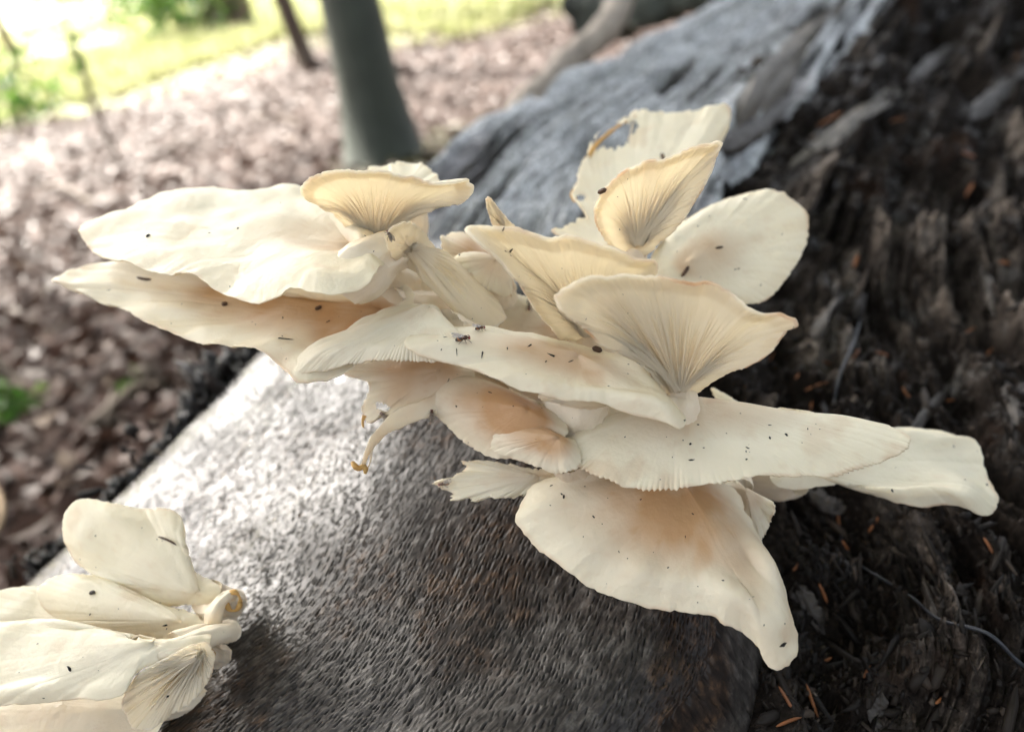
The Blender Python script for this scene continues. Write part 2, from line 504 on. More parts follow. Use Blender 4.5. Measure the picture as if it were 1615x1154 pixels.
make_tree('leaning_tree', b4, 4.5, .05, (-.03, .02), (-.05, .0), M_TRUNK2, 'slim pale tree stem among green leaves beside the clearing',
          crown=((-.2, .8, 3.6), 1.1, 1.0, 900), limbs=3, seed=4)

def bush(base, r, hgt, nl, label, seed, leafs=.09):
    rs = np.random.default_rng(300 + seed)
    base = np.array(base); t = empty('leafy_bush', base); tag(t, label, 'bush')
    for k in range(4):
        az = rs.uniform(0, 6.28); e = base + np.array((math.cos(az) * r * .6, math.sin(az) * r * .6, hgt * .85))
        V, F = tube(spline([base - np.array((0, 0, .03)), (base + e) / 2 + rs.normal(0, .05, 3), e], 8), np.linspace(.012, .004, 8), 6)
        obj('stem', V, F, M_TRUNK2, t)
    nc = 22
    cc = base + np.array((0, 0, hgt * .55)) + unit(rs.normal(size=(nc, 3))) * rs.random((nc, 1)) ** .4 * np.array((r, r, hgt * .5))
    P = cc[rs.integers(0, nc, nl)] + rs.normal(size=(nl, 3)) * r * .16
    P[:, 2] = np.maximum(P[:, 2], base[2] + .02)
    V, F, A = bent_leaves(P, rs.normal(size=(nl, 3)) + np.array([0, 0, 1.0]), rs.uniform(.6, 1.3, nl) * leafs, .6)
    f = obj('foliage', V, F, M_LEAF, t, smooth=False, attrs=A); f['kind'] = 'stuff'
    return t
bush(on_ground(170, 40), .9, 1.2, 1500, 'fresh green bush in front of the bare earth patch in the clearing', 1)
bush(on_ground(300, 62), .55, .6, 500, 'low green bush next to the stout dark trunk', 2)
bush(on_ground(20, 195), .42, .42, 300, 'small dark green plant low on the litter at the clearing edge', 3, .06)
bush(on_ground(60, 20), 2.2, 2.4, 2600, 'broad bright green bush closing the clearing behind the slim stem', 4, .13)
bush(on_ground(250, 4), 2.0, 2.2, 2200, 'tall leafy bush far beyond the grass', 5, .15)

bush(on_ground(38, 662), .035, .04, 26, 'tiny green seedling in the brown litter near the pale stalk', 7, .028)
bush(on_ground(210, 630), .03, .03, 14, 'tiny dull green seedling near the wet black edge of the log', 8, .022)
pts = [on_ground(x, y) + np.array((0, 0, z)) for x, y, z in ((-40, 770, .01), (5, 800, .03), (22, 835, .03), (8, 862, .02), (-30, 880, .006))]
V, F = tube(spline(pts, 30), np.linspace(.004, .0025, 30), 8)
tag(obj('dry_stalk', V, F, simple('straw_coloured_stalk', (.36, .26, .16), .7, .3, .3, 40)), 'bent pale straw coloured stalk lying on the brown litter', 'stalk')
for k_, (x0, y0, x1, y1, r_) in enumerate([(60, 560, 150, 520, .006), (20, 640, 95, 690, .005), (170, 610, 260, 590, .004), (250, 250, 330, 235, .008), (150, 330, 60, 300, .006), (400, 190, 470, 200, .008)]):
    p0_, p1_ = on_ground(x0, y0), on_ground(x1, y1)
    V, F = tube(spline([p0_ + np.array((0, 0, .012)), (p0_ + p1_) / 2 + rng.normal(0, .012, 3) + np.array((0, 0, .02)), p1_ + np.array((0, 0, .012))], 16), np.linspace(1, .6, 16) * r_ * (1 + .12 * rng.normal(size=16)), 8)
    tag(obj('fallen_twig', V, F, M_TRUNK2), 'brown twig lying among the leaf litter behind the log', 'twig', 'twigs in the leaf litter')

# thin sapling with one hanging leaf cluster
sb = on_ground(190, 262)
t = empty('sapling', sb); tag(t, 'thin leaning sapling with a tuft of drooping green leaves', 'sapling')
d0 = np.linalg.norm(sb - CL)
dd = float((sb - CL) @ CM @ np.array((0, 0, -1.)))
pts = spline([W(190, 262, dd), W(150, 170, dd * 1.0), W(128, 110, dd), W(105, 40, dd), W(85, -60, dd), W(70, -200, dd)], 24)
V, F = tube(pts, np.linspace(.012, .007, 24) * .8, 8)
obj('stem', V, F, M_TRUNK2, t)
P = W(np.array([112, 120, 128, 122, 118, 20, 45, 70, 60, 30]), np.array([72, 85, 100, 112, 60, 150, 165, 172, 140, 158]), np.full(10, dd))
for k in range(10):
    V, F, A = bent_leaves(P[k:k + 1], np.array([[.3, -.8, .5]]) + rng.normal(0, .3, (1, 3)), np.array([.075]), .5)
    obj('leaf', V, F, M_LEAF, t, smooth=False, attrs=A)

# ------------------------------------------------------------------ fallen log
rows = [  # c1 (silhouette) .. c5 (right edge of the bark)
    [(-300, 1270, .235), (-190, 1320, .20), (-60, 1400, .165), (120, 1560, .135), (330, 1800, .115)],
    [(-130, 1095, .252), (-40, 1160, .218), (80, 1240, .178), (240, 1390, .148), (430, 1600, .128)],
    [(50, 920, .275), (150, 1000, .235), (275, 1090, .192), (430, 1235, .163), (620, 1420, .142)],
    [(230, 740, .30), (330, 825, .25), (475, 945, .20), (660, 1100, .166), (860, 1310, .15)],
    [(400, 566, .335), (490, 650, .275), (630, 770, .215), (850, 930, .178), (1125, 1120, .166)],
    [(560, 410, .39), (640, 480, .315), (770, 590, .245), (950, 720, .206), (1150, 900, .196)],
    [(735, 222, .49), (790, 290, .41), (870, 380, .325), (970, 490, .265), (1075, 600, .235)],
    [(910, 122, .62), (955, 155, .55), (1015, 190, .475), (1080, 230, .41), (1140, 275, .37)],
    [(1114, 18, .80), (1150, 37, .72), (1190, 58, .64), (1232, 82, .565), (1278, 108, .50)],
    [(1330, -95, 1.02), (1350, -90, .93), (1375, -80, .84), (1405, -65, .76), (1440, -45, .68)],
    [(1560, -220, 1.3), (1575, -215, 1.18), (1595, -205, 1.06), (1620, -190, .95), (1650, -170, .86)],
]
rows = np.array(rows, float)
RW = W(rows[..., 0], rows[..., 1], rows[..., 2])          # 11 x 5 x 3
c1, c5 = RW[:, 0], RW[:, -1]
back1 = c1 + np.array((-.01, .10, -.07)); back2 = c1 + np.array((.01, .13, -.22)); back3 = c1 + np.array((.08, .10, -.45))
under = c5 + np.array((.03, .01, -.10)); under2 = c5 + np.array((.06, .06, -.30))
CG = np.concatenate([np.stack([back3, back2, back1], 1), RW, np.stack([under, under2], 1)], 1)   # 11 x 10
def bicubic(C, u, v):
    A = np.stack([crom(C[:, j], u) for j in range(C.shape[1])], 1)      # nu x m x 3
    return np.stack([crom(A[i], v) for i in range(len(u))], 0)
uu = np.concatenate([np.linspace(0, 1.9, 40, endpoint=False), np.linspace(1.9, 5.9, 520, endpoint=False), np.linspace(5.9, 10 - 1e-6, 180)])
vv = np.concatenate([np.linspace(0, 2.7, 30, endpoint=False), np.linspace(2.7, 6.9, 980, endpoint=False), np.linspace(6.9, 9 - 1e-6, 60)])
B = bicubic(CG, uu, vv)
NB = grid_normals(B)
mid = len(vv) // 2
if np.dot(NB[300, mid], B[300, mid] - CL) > 0: NB = -NB
flipB = np.dot(np.cross(B[301, mid] - B[300, mid], B[300, mid + 1] - B[300, mid]), NB[300, mid]) < 0
def arc(P, axis):
    d = np.linalg.norm(np.diff(P, axis=axis), axis=-1)
    z = np.zeros_like(np.take(d, [0], axis=axis))
    return np.concatenate([z, np.cumsum(d, axis=axis)], axis=axis)
sa = arc(B, 0); sb_ = arc(B, 1)
j0 = np.searchsorted(vv, 5.0); sb_ = sb_ - sb_[:, j0:j0 + 1]
i0 = np.searchsorted(uu, 4.0); sa = sa - sa[i0:i0 + 1]
# scale pattern: small lens-shaped raised scales with a dark notch at the lower edge
def scales(a, b, La, Lb, seed):
    wob = np.stack([a * 55, b * 55, a * 0], -1)
    a = a + .0016 * vnoise(wob, seed + 1); b = b + .0012 * vnoise(wob + 9, seed + 2) + .00022 * vnoise(wob * 7, seed + 4)
    b2 = b + .28 * a
    r = np.floor(b2 / Lb); off = hash3(r.astype(np.int64), r.astype(np.int64) * 0, r.astype(np.int64) * 0 + 3, seed)
    x = a / La + off * 7.3
    c = np.floor(x); ci = c.astype(np.int64); ri = r.astype(np.int64)
    h1 = hash3(ci, ri, ci * 0 + 1, seed); h2 = hash3(ci, ri, ci * 0 + 2, seed); h3 = hash3(ci, ri, ci * 0 + 5, seed)
    fx = x - c - .5 + (h1 - .5) * .6; fy = b2 / Lb - r - .5 + (h2 - .5) * .55
    fx = fx / (.75 + .35 * h3)
    lens = np.clip(1 - (fx / .48) ** 2 - (fy / (.44)) ** 2, 0, 1)
    hgt = lens ** .6 * (.55 + .5 * np.clip(fy + .5, 0, 1)) * np.clip(h3 * 1.5 - .3, 0, 1)
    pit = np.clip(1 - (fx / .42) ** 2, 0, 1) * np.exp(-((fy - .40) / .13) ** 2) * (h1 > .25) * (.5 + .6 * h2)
    return hgt, pit
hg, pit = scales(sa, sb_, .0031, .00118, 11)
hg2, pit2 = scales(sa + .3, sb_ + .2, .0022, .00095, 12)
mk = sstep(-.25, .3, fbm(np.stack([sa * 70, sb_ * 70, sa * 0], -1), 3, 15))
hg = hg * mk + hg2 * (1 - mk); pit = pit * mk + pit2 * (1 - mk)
frag = 1 - np.abs(fbm(np.stack([sa * 150 + sb_ * 90, sb_ * 820, sa * 0], -1), 3, 16))       # fine flaky ridges
n_a = fbm(np.stack([sa * 28, sb_ * 60, sa * 0], -1), 4, 21)
n_big = fbm(B * 14, 3, 31)
n_f = fbm(np.stack([sa * 500, sb_ * 700, sa * 0], -1), 3, 41)
far = sstep(5.15, 5.9, uu)[:, None] * np.ones_like(sa)
smooth_top = 1 - .4 * sstep(4.5, 3.3, vv)[None, :] * np.ones_like(sa)
disp = smooth_top * (hg * .00021 - pit * .00075 + frag * .00017) + n_a * .0005 + n_f * .00008 + n_big * .0022 * (1 + 1.0 * far)
# holes and splits in the upper, rougher stretch
rough = fbm(np.stack([sa * 5, sb_ * 50, sa * 0], -1), 4, 51)
holes = far * sstep(.08, .42, rough)
disp = disp - holes * .012 + far * (.0035 * fbm(np.stack([sa * 14, sb_ * 190, sa * 0], -1), 4, 61, .6) + .008 * fbm(np.stack([sa * 3, sb_ * 45, sa * 0], -1), 3, 63))
B = B + NB * disp[..., None]
wet = .15 + .85 * sstep(5.3, 4.0, vv[None, :] + .35 * fbm(np.stack([sa * 30, sb_ * 30, sa * 0], -1), 4, 91) + .12 * (uu[:, None] - 4))  # sheen mask following the glare edge, fading down the near side
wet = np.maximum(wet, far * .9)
lichen_sheen = np.clip(far * (1.05 + .4 * n_big) - .8 * holes, 0, 1)
log = empty('fallen_log', tuple(B[300, mid] * 0 + np.array((B[300, mid][0], B[300, mid][1] + .1, 0))))
tag(log, 'fallen wet beech log with scaly grey bark, rotten and dark along one side', 'log')
bark = obj('bark', B.reshape(-1, 3), grid_faces(len(uu), len(vv), flip=bool(flipB)), M_BARK, log,
           attrs={'lichen_sheen': lichen_sheen.ravel(), 'wet': wet.ravel(), 'flake': np.clip(sstep(.55, .95, frag) * .8 + hg * .5, 0, 1).ravel(), 'pit': np.clip(pit * 1.3 + holes, 0, 1).ravel()})
bark['label'] = 'grey scaly bark, wet and shining'

# rotten side
rot = [
    [(350, 1900, .125), (600, 1900, .13), (900, 1900, .13), (1300, 1900, .13), (1900, 1900, .13)],
    [(640, 1480, .152), (900, 1500, .15), (1150, 1520, .15), (1500, 1540, .148), (2000, 1560, .14)],
    [(880, 1330, .158), (1100, 1340, .16), (1330, 1350, .160), (1600, 1350, .158), (2050, 1350, .15)],
    [(1115, 1120, .178), (1260, 1110, .184), (1400, 1110, .182), (1600, 1110, .176), (2100, 1110, .165)],
    [(1130, 900, .21), (1280, 900, .214), (1430, 890, .208), (1620, 880, .198), (2150, 860, .18)],
    [(1050, 610, .252), (1230, 680, .255), (1400, 690, .25), (1620, 680, .238), (2200, 660, .21)],
    [(1130, 280, .385), (1290, 400, .355), (1440, 460, .33), (1640, 480, .305), (2200, 480, .26)],
    [(1270, 110, .515), (1400, 210, .465), (1540, 280, .425), (1720, 330, .39), (2250, 370, .33)],
    [(1435, -45, .70), (1550, 30, .61), (1680, 100, .55), (1850, 170, .50), (2300, 260, .43)],
    [(1648, -170, .88), (1740, -110, .78), (1850, -50, .70), (2000, 20, .64), (2400, 140, .55)],
]
rot = np.array(rot, float)
RR = W(rot[..., 0], rot[..., 1], rot[..., 2])
pre = RR[:, 0] + np.array((-.05, .05, -.03))
RG = np.concatenate([pre[:, None], RR], 1)
ur = np.concatenate([np.linspace(0, 2, 40, endpoint=False), np.linspace(2, 7, 460, endpoint=False), np.linspace(7, 9 - 1e-6, 90)])
vr = np.concatenate([np.linspace(0, 1, 60, endpoint=False), np.linspace(1, 4.2, 340, endpoint=False), np.linspace(4.2, 5 - 1e-6, 40)])
Q = bicubic(RG, ur, vr)
NQ = grid_normals(Q)
mq = len(vr) // 2
if np.dot(NQ[300, mq], Q[300, mq] - CL) > 0: NQ = -NQ
flipQ = np.dot(np.cross(Q[301, mq] - Q[300, mq], Q[300, mq + 1] - Q[300, mq]), NQ[300, mq]) < 0
qa = arc(Q, 0); qb = arc(Q, 1)
base_n = fbm(Q * 22, 4, 71)
fib = fbm(np.stack([qa * 14, qb * 140, qa * 0], -1), 5, 73, .58)
lump = np.abs(fbm(Q * 60, 4, 75))
fine = fbm(Q * 320, 3, 77)
fibmask = np.clip(sstep(-.15, .45, fbm(Q * 12, 3, 79)) + .8 * (sstep(2.5, 3.3, vr)[None, :] * sstep(5., 4.2, ur)[:, None]), 0, 1.2)
dq = base_n * .010 + fib * .0065 * (.35 + fibmask) - lump * .0075 + fine * .0013
# broken steps
st = fbm(np.stack([qa * 40, qb * 70, qa * 0], -1), 2, 81)
root_r = 1 - np.abs(fbm(np.stack([qa * 2.6, qb * 34, qa * 0], -1), 2, 83)) * 2.2
upm = sstep(5.0, 6.2, ur)[:, None]
dq = dq + upm * (.013 * np.clip(root_r, -.6, 1)) + (1 - upm) * .006 * np.clip(root_r, -.6, 1)
dq = dq + .003 * np.round(st * 3) / 1.5
Q = Q + NQ * dq[..., None]
fibre = np.clip(fibmask * (.35 + 1.5 * fib) * (.4 + .6 * sstep(-.2, .6, root_r)), 0, 1)
rotw = obj('rotten_wood', Q.reshape(-1, 3), grid_faces(len(ur), len(vr), flip=bool(flipQ)), M_ROT, log, attrs={'fibre': fibre.ravel()})
rotw['label'] = 'black brown crumbling rotten wood'

def bvh_of(V, F):
    return BVHTree.FromPolygons([tuple(v) for v in V], [tuple(f) for f in F])
Qs = Q[::3, ::3]; BVH_ROT = bvh_of(Qs.reshape(-1, 3), grid_faces(Qs.shape[0], Qs.shape[1]).tolist())
Bs = B[::3, ::3]; BVH_BARK = bvh_of(Bs.reshape(-1, 3), grid_faces(Bs.shape[0], Bs.shape[1]).tolist())
def hit(trees, px, py):
    d = Vector(unit(ray(px, py))); best = None
    for tr in trees:
        h = tr.ray_cast(Vector(CL), d)
        if h[0] is not None and (best is None or h[3] < best[3]): best = h
    if best is None: return None, None
    nrm = np.array(best[1])
    if np.dot(nrm, np.array(d)) > 0: nrm = -nrm
    return np.array(best[0]), nrm

# loose chips on the rotten wood (uncountable)
ICO_V = []
_g = (1 + 5 ** .5) / 2
for a_, b_ in ((-1, _g), (1, _g), (-1, -_g), (1, -_g)): ICO_V += [(a_, b_, 0)]
for a_, b_ in ((-1, _g), (1, _g), (-1, -_g), (1, -_g)): ICO_V += [(0, a_, b_)]
for a_, b_ in ((-1, _g), (1, _g), (-1, -_g), (1, -_g)): ICO_V += [(b_, 0, a_)]
ICO_V = np.array([(-1, _g, 0), (1, _g, 0), (-1, -_g, 0), (1, -_g, 0), (0, -1, _g), (0, 1, _g), (0, -1, -_g), (0, 1, -_g), (_g, 0, -1), (_g, 0, 1), (-_g, 0, -1), (-_g, 0, 1)]) / 1.9
ICO_F = np.array([(0, 11, 5), (0, 5, 1), (0, 1, 7), (0, 7, 10), (0, 10, 11), (1, 5, 9), (5, 11, 4), (11, 10, 2), (10, 7, 6), (7, 1, 8), (3, 9, 4), (3, 4, 2), (3, 2, 6), (3, 6, 8), (3, 8, 9), (4, 9, 5), (2, 4, 11), (6, 2, 10), (8, 6, 7), (9, 8, 1)])
def chunk_cloud(P, nrm, size, elong, pick, sink=.2, flat=.55, along=None):
    """irregular little lumps and flakes, 12 verts / 20 tris each"""
    n = len(P)
    nrm = unit(nrm + rng.normal(0, .35, (n, 3)))
    t = unit(np.cross(nrm, rng.normal(size=(n, 3))))
    if along is not None:
        t = unit(along + rng.normal(0, .35, (n, 3))); t = unit(t - nrm * np.sum(t * nrm, 1, keepdims=True))
    b = np.cross(nrm, t)
    s = size[:, None, None]
    q = ICO_V[None] * rng.uniform(.45, 1.3, (n, 12, 1))
    V = P[:, None] + s * (q[..., :1] * elong[:, None, None] * t[:, None] + q[..., 1:2] * .6 * b[:, None] + (q[..., 2:] * flat + sink) * nrm[:, None])
    F = (np.arange(n)[:, None, None] * 12 + ICO_F).reshape(-1, 3)
    return V.reshape(-1, 3), F, {'pick': np.repeat(pick, 12)}
ii = rng.integers(40, Q.shape[0] - 60, 5200); jj = rng.integers(60, Q.shape[1] - 40, 5200)
P = Q[ii, jj]; dist = np.linalg.norm(P - CL, axis=1)
alng = unit(Q[np.minimum(ii + 6, Q.shape[0] - 1), jj] - P)
V, F, A = chunk_cloud(P, NQ[ii, jj], rng.gamma(1.7, .00045, 5200) * (.6 + dist * 2.0), rng.gamma(2., .8, 5200) + .5, rng.beta(.9, 2.2, 5200), .1, .45, alng)
o = obj('wood_crumbs', V, F, M_CHIP, log, smooth=True, attrs=A); o['kind'] = 'stuff'
# ragged wet black strip of decayed bark along the back edge of the log
for k, (ua, ub, r_) in enumerate([(1.75, 2.35, .006), (2.45, 3.25, .0055), (3.15, 4.25, .011)]):
    n_ = 150; uq = np.linspace(ua, ub, n_)
    P = crom(RW[:, 0], uq) + np.array((-.004, .020, -.006))
    e = np.sin(np.linspace(.05, np.pi - .05, n_)) ** .6 * (.55 + .6 * np.clip(fbm(np.stack([uq * 6, uq * 0, uq * 0], 1), 3, 7 + k) + .4, 0, 1.3))
    V, F = tube(P, r_ * e, 48, ridge=lambda u, a: np.clip(1 + .75 * fbm(np.stack([np.cos(a) * 1.6, np.sin(a) * 1.6, a * 0 + u * 22], 1), 5, 13 + k, .65), .15, 2.4))
    o = obj('decayed_rim', V, F, M_CRUMB, log)
L1 = np.concatenate([crom(RW[:, 0], rng.uniform(1.7, 4.2, 160)) + np.array((-.006, .022, -.003)) + rng.normal(0, 1, (160, 3)) * np.array((.007, .008, .005))])
V, F, A = chunk_cloud(L1, rng.normal(size=L1.shape) + np.array((0, 0, .5)), rng.gamma(1.5, .0008, len(L1)), rng.uniform(.6, 2.6, len(L1)), rng.random(len(L1)), 0)
o = obj('wet_black_crumbs', V, F, M_CHIP, log, smooth=True, attrs=A); o['kind'] = 'stuff'
# wood splinters and ridges on the rotten side: parts of the log
def splinter(p, r, mat_=M_SPLINT, seed=0, lift=.1, name='wood_splinter', parent=log, seg=28, steps=60):
    """frayed flat strip of wood laid on the log along a polyline"""
    pts, nns = [], []
    for (x, y) in p:
        h, nn = hit([BVH_ROT, BVH_BARK], x, y)
        pts.append(h + nn * r * lift); nns.append(nn)
    rs = np.random.default_rng(500 + seed)
    P = spline(pts, steps); NN_ = unit(spline(nns, steps) + .0)
    T = unit(np.gradient(P, axis=0)); S_ = unit(np.cross(NN_, T)); NN_ = np.cross(T, S_)
    k = np.linspace(0, 1, steps); a = np.linspace(0, 2 * np.pi, seg, endpoint=False)
    fr = vnoise(np.stack([a * 3.1, a * 0, a * 0 + seed], 1), 3) * .5 + .5         # each fibre ends at its own place
    fr2 = vnoise(np.stack([a * 3.7, a * 0 + 5, a * 0 + seed], 1), 4) * .5 + .5
    ends = np.clip(np.minimum((k[:, None] - .22 * fr[None]) * 9, (1 - .25 * fr2[None] - k[:, None]) * 7), .04, 1) ** .7
    rad = r * ends * (1 + .38 * fbm(np.stack([k[:, None] * 1.5 + 0 * a, 0 * k[:, None] + np.cos(a) * 3, 0 * k[:, None] + np.sin(a) * 3 + seed], -1), 3, seed)
                      + .25 * vnoise(np.stack([k[:, None] * 14 + 0 * a, 0 * k[:, None] + np.cos(a) * 2, 0 * k[:, None] + np.sin(a) * 2 + seed], -1), seed + 5))
    V = P[:, None] + S_[:, None] * (np.cos(a)[None] * rad)[..., None] + NN_[:, None] * (np.sin(a)[None] * rad * .5)[..., None]
    F = grid_faces(steps, seg, wrap_v=True).tolist() + [list(range(seg))[::-1], [(steps - 1) * seg + q for q in range(seg)]]
    return obj(name, V.reshape(-1, 3), F, mat_, parent, smooth=True)
SPL = [([(1150, 215), (1200, 150), (1270, 85), (1350, 5)], .011, M_PALE), ([(1130, 235), (1185, 205), (1240, 150)], .007),
       ([(1240, 275), (1300, 230), (1360, 180), (1440, 125)], .006, M_PALE), ([(1250, 265), (1290, 215), (1345, 190)], .004),
       ([(1430, 130), (1500, 85), (1570, 45)], .006), ([(1530, 190), (1580, 150), (1640, 110)], .006),
       ([(1495, 640), (1510, 600), (1525, 565)], .0026), ([(1430, 690), (1470, 640), (1500, 600)], .0016),
       ([(1455, 905), (1470, 960), (1480, 1010)], .0018),
       ([(1255, 920), (1275, 960), (1300, 1000)], .0026), ([(1390, 1085), (1380, 1120), (1390, 1160)], .0022),
       ([(1545, 415), (1560, 460), (1570, 500)], .003), ([(1335, 460), (1300, 500), (1285, 540)], .0025),
       ([(1265, 760), (1300, 790), (1335, 800)], .0024), ([(1420, 995), (1440, 998), (1462, 996)], .0016),
       ([(1585, 600), (1600, 660), (1590, 730)], .002)]
for k, q in enumerate(SPL): splinter(q[0], q[1], *(q[2:]), seed=k)

# rootlet across the rotten wood
pts = []
for (x, y) in [(1312, 842), (1345, 872), (1400, 915), (1455, 952), (1500, 978), (1545, 1010), (1600, 1055), (1660, 1095)]:
    h, nn = hit([BVH_ROT], x, y); pts.append(h + nn * .003)
V, F = tube(spline(pts, 50), np.linspace(.0003, .0005, 50) * (1 + .15 * rng.normal(size=50)), 8)
tag(obj('rootlet', V, F, M_ROOT), 'thin blackish rootlet trailing across the rotten wood', 'root')
pts = [hit([BVH_ROT], x, y)[0] + np.array((0, -.003, .002)) for (x, y) in [(1305, 690), (1308, 640), (1318, 590), (1340, 540), (1352, 500)]]
V, F = tube(spline(pts, 30), np.full(30, .0005), 7)
tag(obj('rootlet', V, F, M_ROOT), 'short upright dark rootlet above the far right mushroom', 'root')

# pale dry root and a second log behind
pts = [W(*p) for p in [(985, -20, 1.15), (960, 40, 1.1), (900, 95, 1.05), (860, 135, 1.0), (815, 175, .97), (770, 230, .95), (745, 290, .95)]]
V, F = tube(spline(pts, 40), .022 * (1 - .4 * np.linspace(0, 1, 40)) * (1 + .08 * rng.normal(size=40)), 12)
tag(obj('dry_root', V, F, M_DRYROOT), 'pale grey dry root leaning behind the fallen log', 'root')
pts = [W(*p) for p in [(925, 0, 1.6), (980, -12, 1.5), (1050, -30, 1.35), (1200, -70, 1.2), (1400, -130, 1.1)]]
V, F = tube(spline(pts, 60), .07 * (1 + .08 * np.sin(np.linspace(0, 30, 60)) + .05 * rng.normal(size=60)), 24,
            ridge=lambda u, a: 1 + .1 * np.sin(3 * a + 4 * u) + .06 * np.sin(8 * a))
t = tag(obj('mossy_log', V[60:], [[i - 60 if False else i for i in f] for f in grid_faces(57, 24, wrap_v=True).tolist()], M_STONE), 'dull grey green log lying behind the fallen log', 'log')

# ------------------------------------------------------------------ mushrooms
BVH_LIST = []
def nvec(a, b):
    """cap normal: a = tilt towards the viewer (deg), b = tilt to the right (deg)"""
    v = Vector((0, 0, 1)); v.rotate(Matrix.Rotation(R(a), 3, 'X')); v.rotate(Matrix.Rotation(R(b), 3, 'Y'))
    return np.array(v)

REPORT = []
def mushroom(label, hub, tilt, outline, bulge=.0, lip=.0, wave=.0006, tan=.5, tanr=.55, thick=.0022, rim=.00062, gill=None, stem=None, rag=0., seed=0,
             holes=(), gstart=0., teeth=0., group=None, edge=.0, dep=.0, dlim=.05, wn=9, name='oyster_mushroom', nt=200, ns=30, topoff=(0, 0), curl=0., twist=None, mats=None):
    rs = np.random.default_rng(900 + seed)
    H = W(*hub); N = nvec(*tilt)
    o = np.array([(p[0], p[1], (p[2] if len(p) > 2 else 0) / 100.) for p in outline], float)
    # spline the outline in pixels, lift each onto the cap's plane
    m = len(o)
    seglen = np.linalg.norm(np.roll(o[:, :2], -1, 0) - o[:, :2], axis=1)
    T = np.concatenate([np.linspace(i, i + 1, max(3, int(6 + seglen[i] / 3)), endpoint=False) for i in range(m)])
    oc = crom(o, T, closed=True)
    rd = ray(oc[:, 0], oc[:, 1])                  # depth 1 along axis
    den = rd @ N
    num = (H - CL) @ N
    s_ = np.where(np.abs(den) > 1e-4, num / np.where(np.abs(den) > 1e-4, den, 1), hub[2])
    lo, hi = hub[2] - dlim, hub[2] + dlim
    mid_, hf = hub[2], dlim
    s_ = mid_ + hf * np.tanh((s_ - mid_) / hf)    # soft limits
    s_ = np.where(num / np.where(np.abs(den) > 1e-4, den, 1e-4) < 0, mid_, s_)
    rimp = CL + rd * (s_ + oc[:, 2])[:, None]
    # resample by arc length
    cl = np.concatenate([rimp, rimp[:1]]); L = np.concatenate([[0], np.cumsum(np.linalg.norm(np.diff(cl, axis=0), axis=1))])
    def rim_at(n):
        q = np.linspace(0, L[-1], n, endpoint=False)
        P = np.stack([np.interp(q, L, cl[:, k]) for k in range(3)], 1)
        ph = q / L[-1]
        ang = ph * 2 * np.pi
        c3 = np.stack([np.cos(ang), np.sin(ang), ang * 0], 1)
        rad = P - H
        if rag:
            P = P + unit(rad) * (rag * (fbm(c3 * 14, 4, seed + 5, .7) - .2))[:, None]
        if teeth: P = P + unit(rad) * (teeth * (np.abs(np.cos(np.pi * gill[0] * ph)) ** 2 - .5) * np.clip(.5 + fbm(c3 * 5, 2, seed + 15), 0, 1))[:, None]
        P = P + unit(rad) * (.00028 * fbm(c3 * 22, 3, seed + 9))[:, None]
        return P, ph, 1.35 * wave * fbm(c3 * wn * .3, 2, seed + 3) + .22 * wave * fbm(c3 * wn * 1.6, 2, seed + 13)
    def surf(n, s):
        Rm, ph, wv = rim_at(n)
        d = Rm - H; rl = np.linalg.norm(d, axis=1); rmx = rl.max()
        S = s[None, :]
        ang = ph * 2 * np.pi
        lv = .55 + .75 * fbm(np.stack([np.cos(ang) * 1.6, np.sin(ang) * 1.6, ang * 0], 1), 2, seed + 41)
        f = bulge * ((4 * S * (1 - S)) * (rl / rmx)[:, None] if tilt[0] < -25 else (1 - S ** 2))
        f = f + lip * np.clip(lv, 0, 1.3)[:, None] * (np.exp(-((S - .84) / .16) ** 2) * (1 - S ** 10)) * np.minimum(1, rl / rmx * 1.5)[:, None]
        f = f - dep * np.exp(-(S / .28) ** 2)
        f = f + wv[:, None] * S ** 4
        hN = d @ N
        dp = d - hN[:, None] * N
        sg = max(2, n // 22); kx = np.arange(-3 * sg, 3 * sg + 1); kw = np.exp(-.5 * (kx / sg) ** 2); kw /= kw.sum()
        dsm = sum(np.roll(dp, k_, 0) * w_ for k_, w_ in zip(kx, kw))
        sg = max(1, n // 110); kx = np.arange(-3 * sg, 3 * sg + 1); kw = np.exp(-.5 * (kx / sg) ** 2); kw /= kw.sum()
        dmd = sum(np.roll(dp, k_, 0) * w_ for k_, w_ in zip(kx, kw))
        S2 = S[..., None] ** 2
        M0 = H + (dsm[:, None] + (dmd - dsm)[:, None] * S2 + (dp - dmd)[:, None] * S2 ** 7) * S[..., None] + N * (hN[:, None] * S ** 1.8)[..., None]
        f = f + wave * .8 * fbm(M0 * 48, 3, seed + 21) * sstep(.05, .4, S)
        f = f + .00007 * fbm(np.stack([np.cos(ang)[:, None] * 20 + 0 * S, np.sin(ang)[:, None] * 20 + 0 * S, 2 * S + 0 * ang[:, None]], -1), 2, seed + 61) * S ** 2 + .00012 * fbm(M0 * 260, 2, seed + 23) * S
        M = M0 + N * f[..., None]
        return M, rl / rmx, ph, d
    sv = 1 - (1 - np.linspace(.02, 1, ns)) ** 1.35
    M, rr, ph, d = surf(nt, sv)
    nm = unit(np.cross(np.roll(M, -1, 0) - np.roll(M, 1, 0), np.gradient(M, axis=1)))
    if np.mean(nm @ N) < 0: nm = -nm
    nm = unit(nm + N * .35)
    th = (thick * (1 - sv) ** .8 + rim)[None, :] * (np.clip(rr, .12, 1) ** .5)[:, None]
    top = M + nm * th[..., None] * .55
    bot = M - nm * th[..., None] * .55
    dirr = unit(M[:, -1] - M[:, -3])
    rt = th[:, -1] * .55
    ringc = M[:, -1]
    arcs = [ringc + nm[:, -1] * (rt * math.cos(a))[:, None] + dirr * (rt * math.sin(a))[:, None] for a in (R(40), R(75), R(105), R(140))]
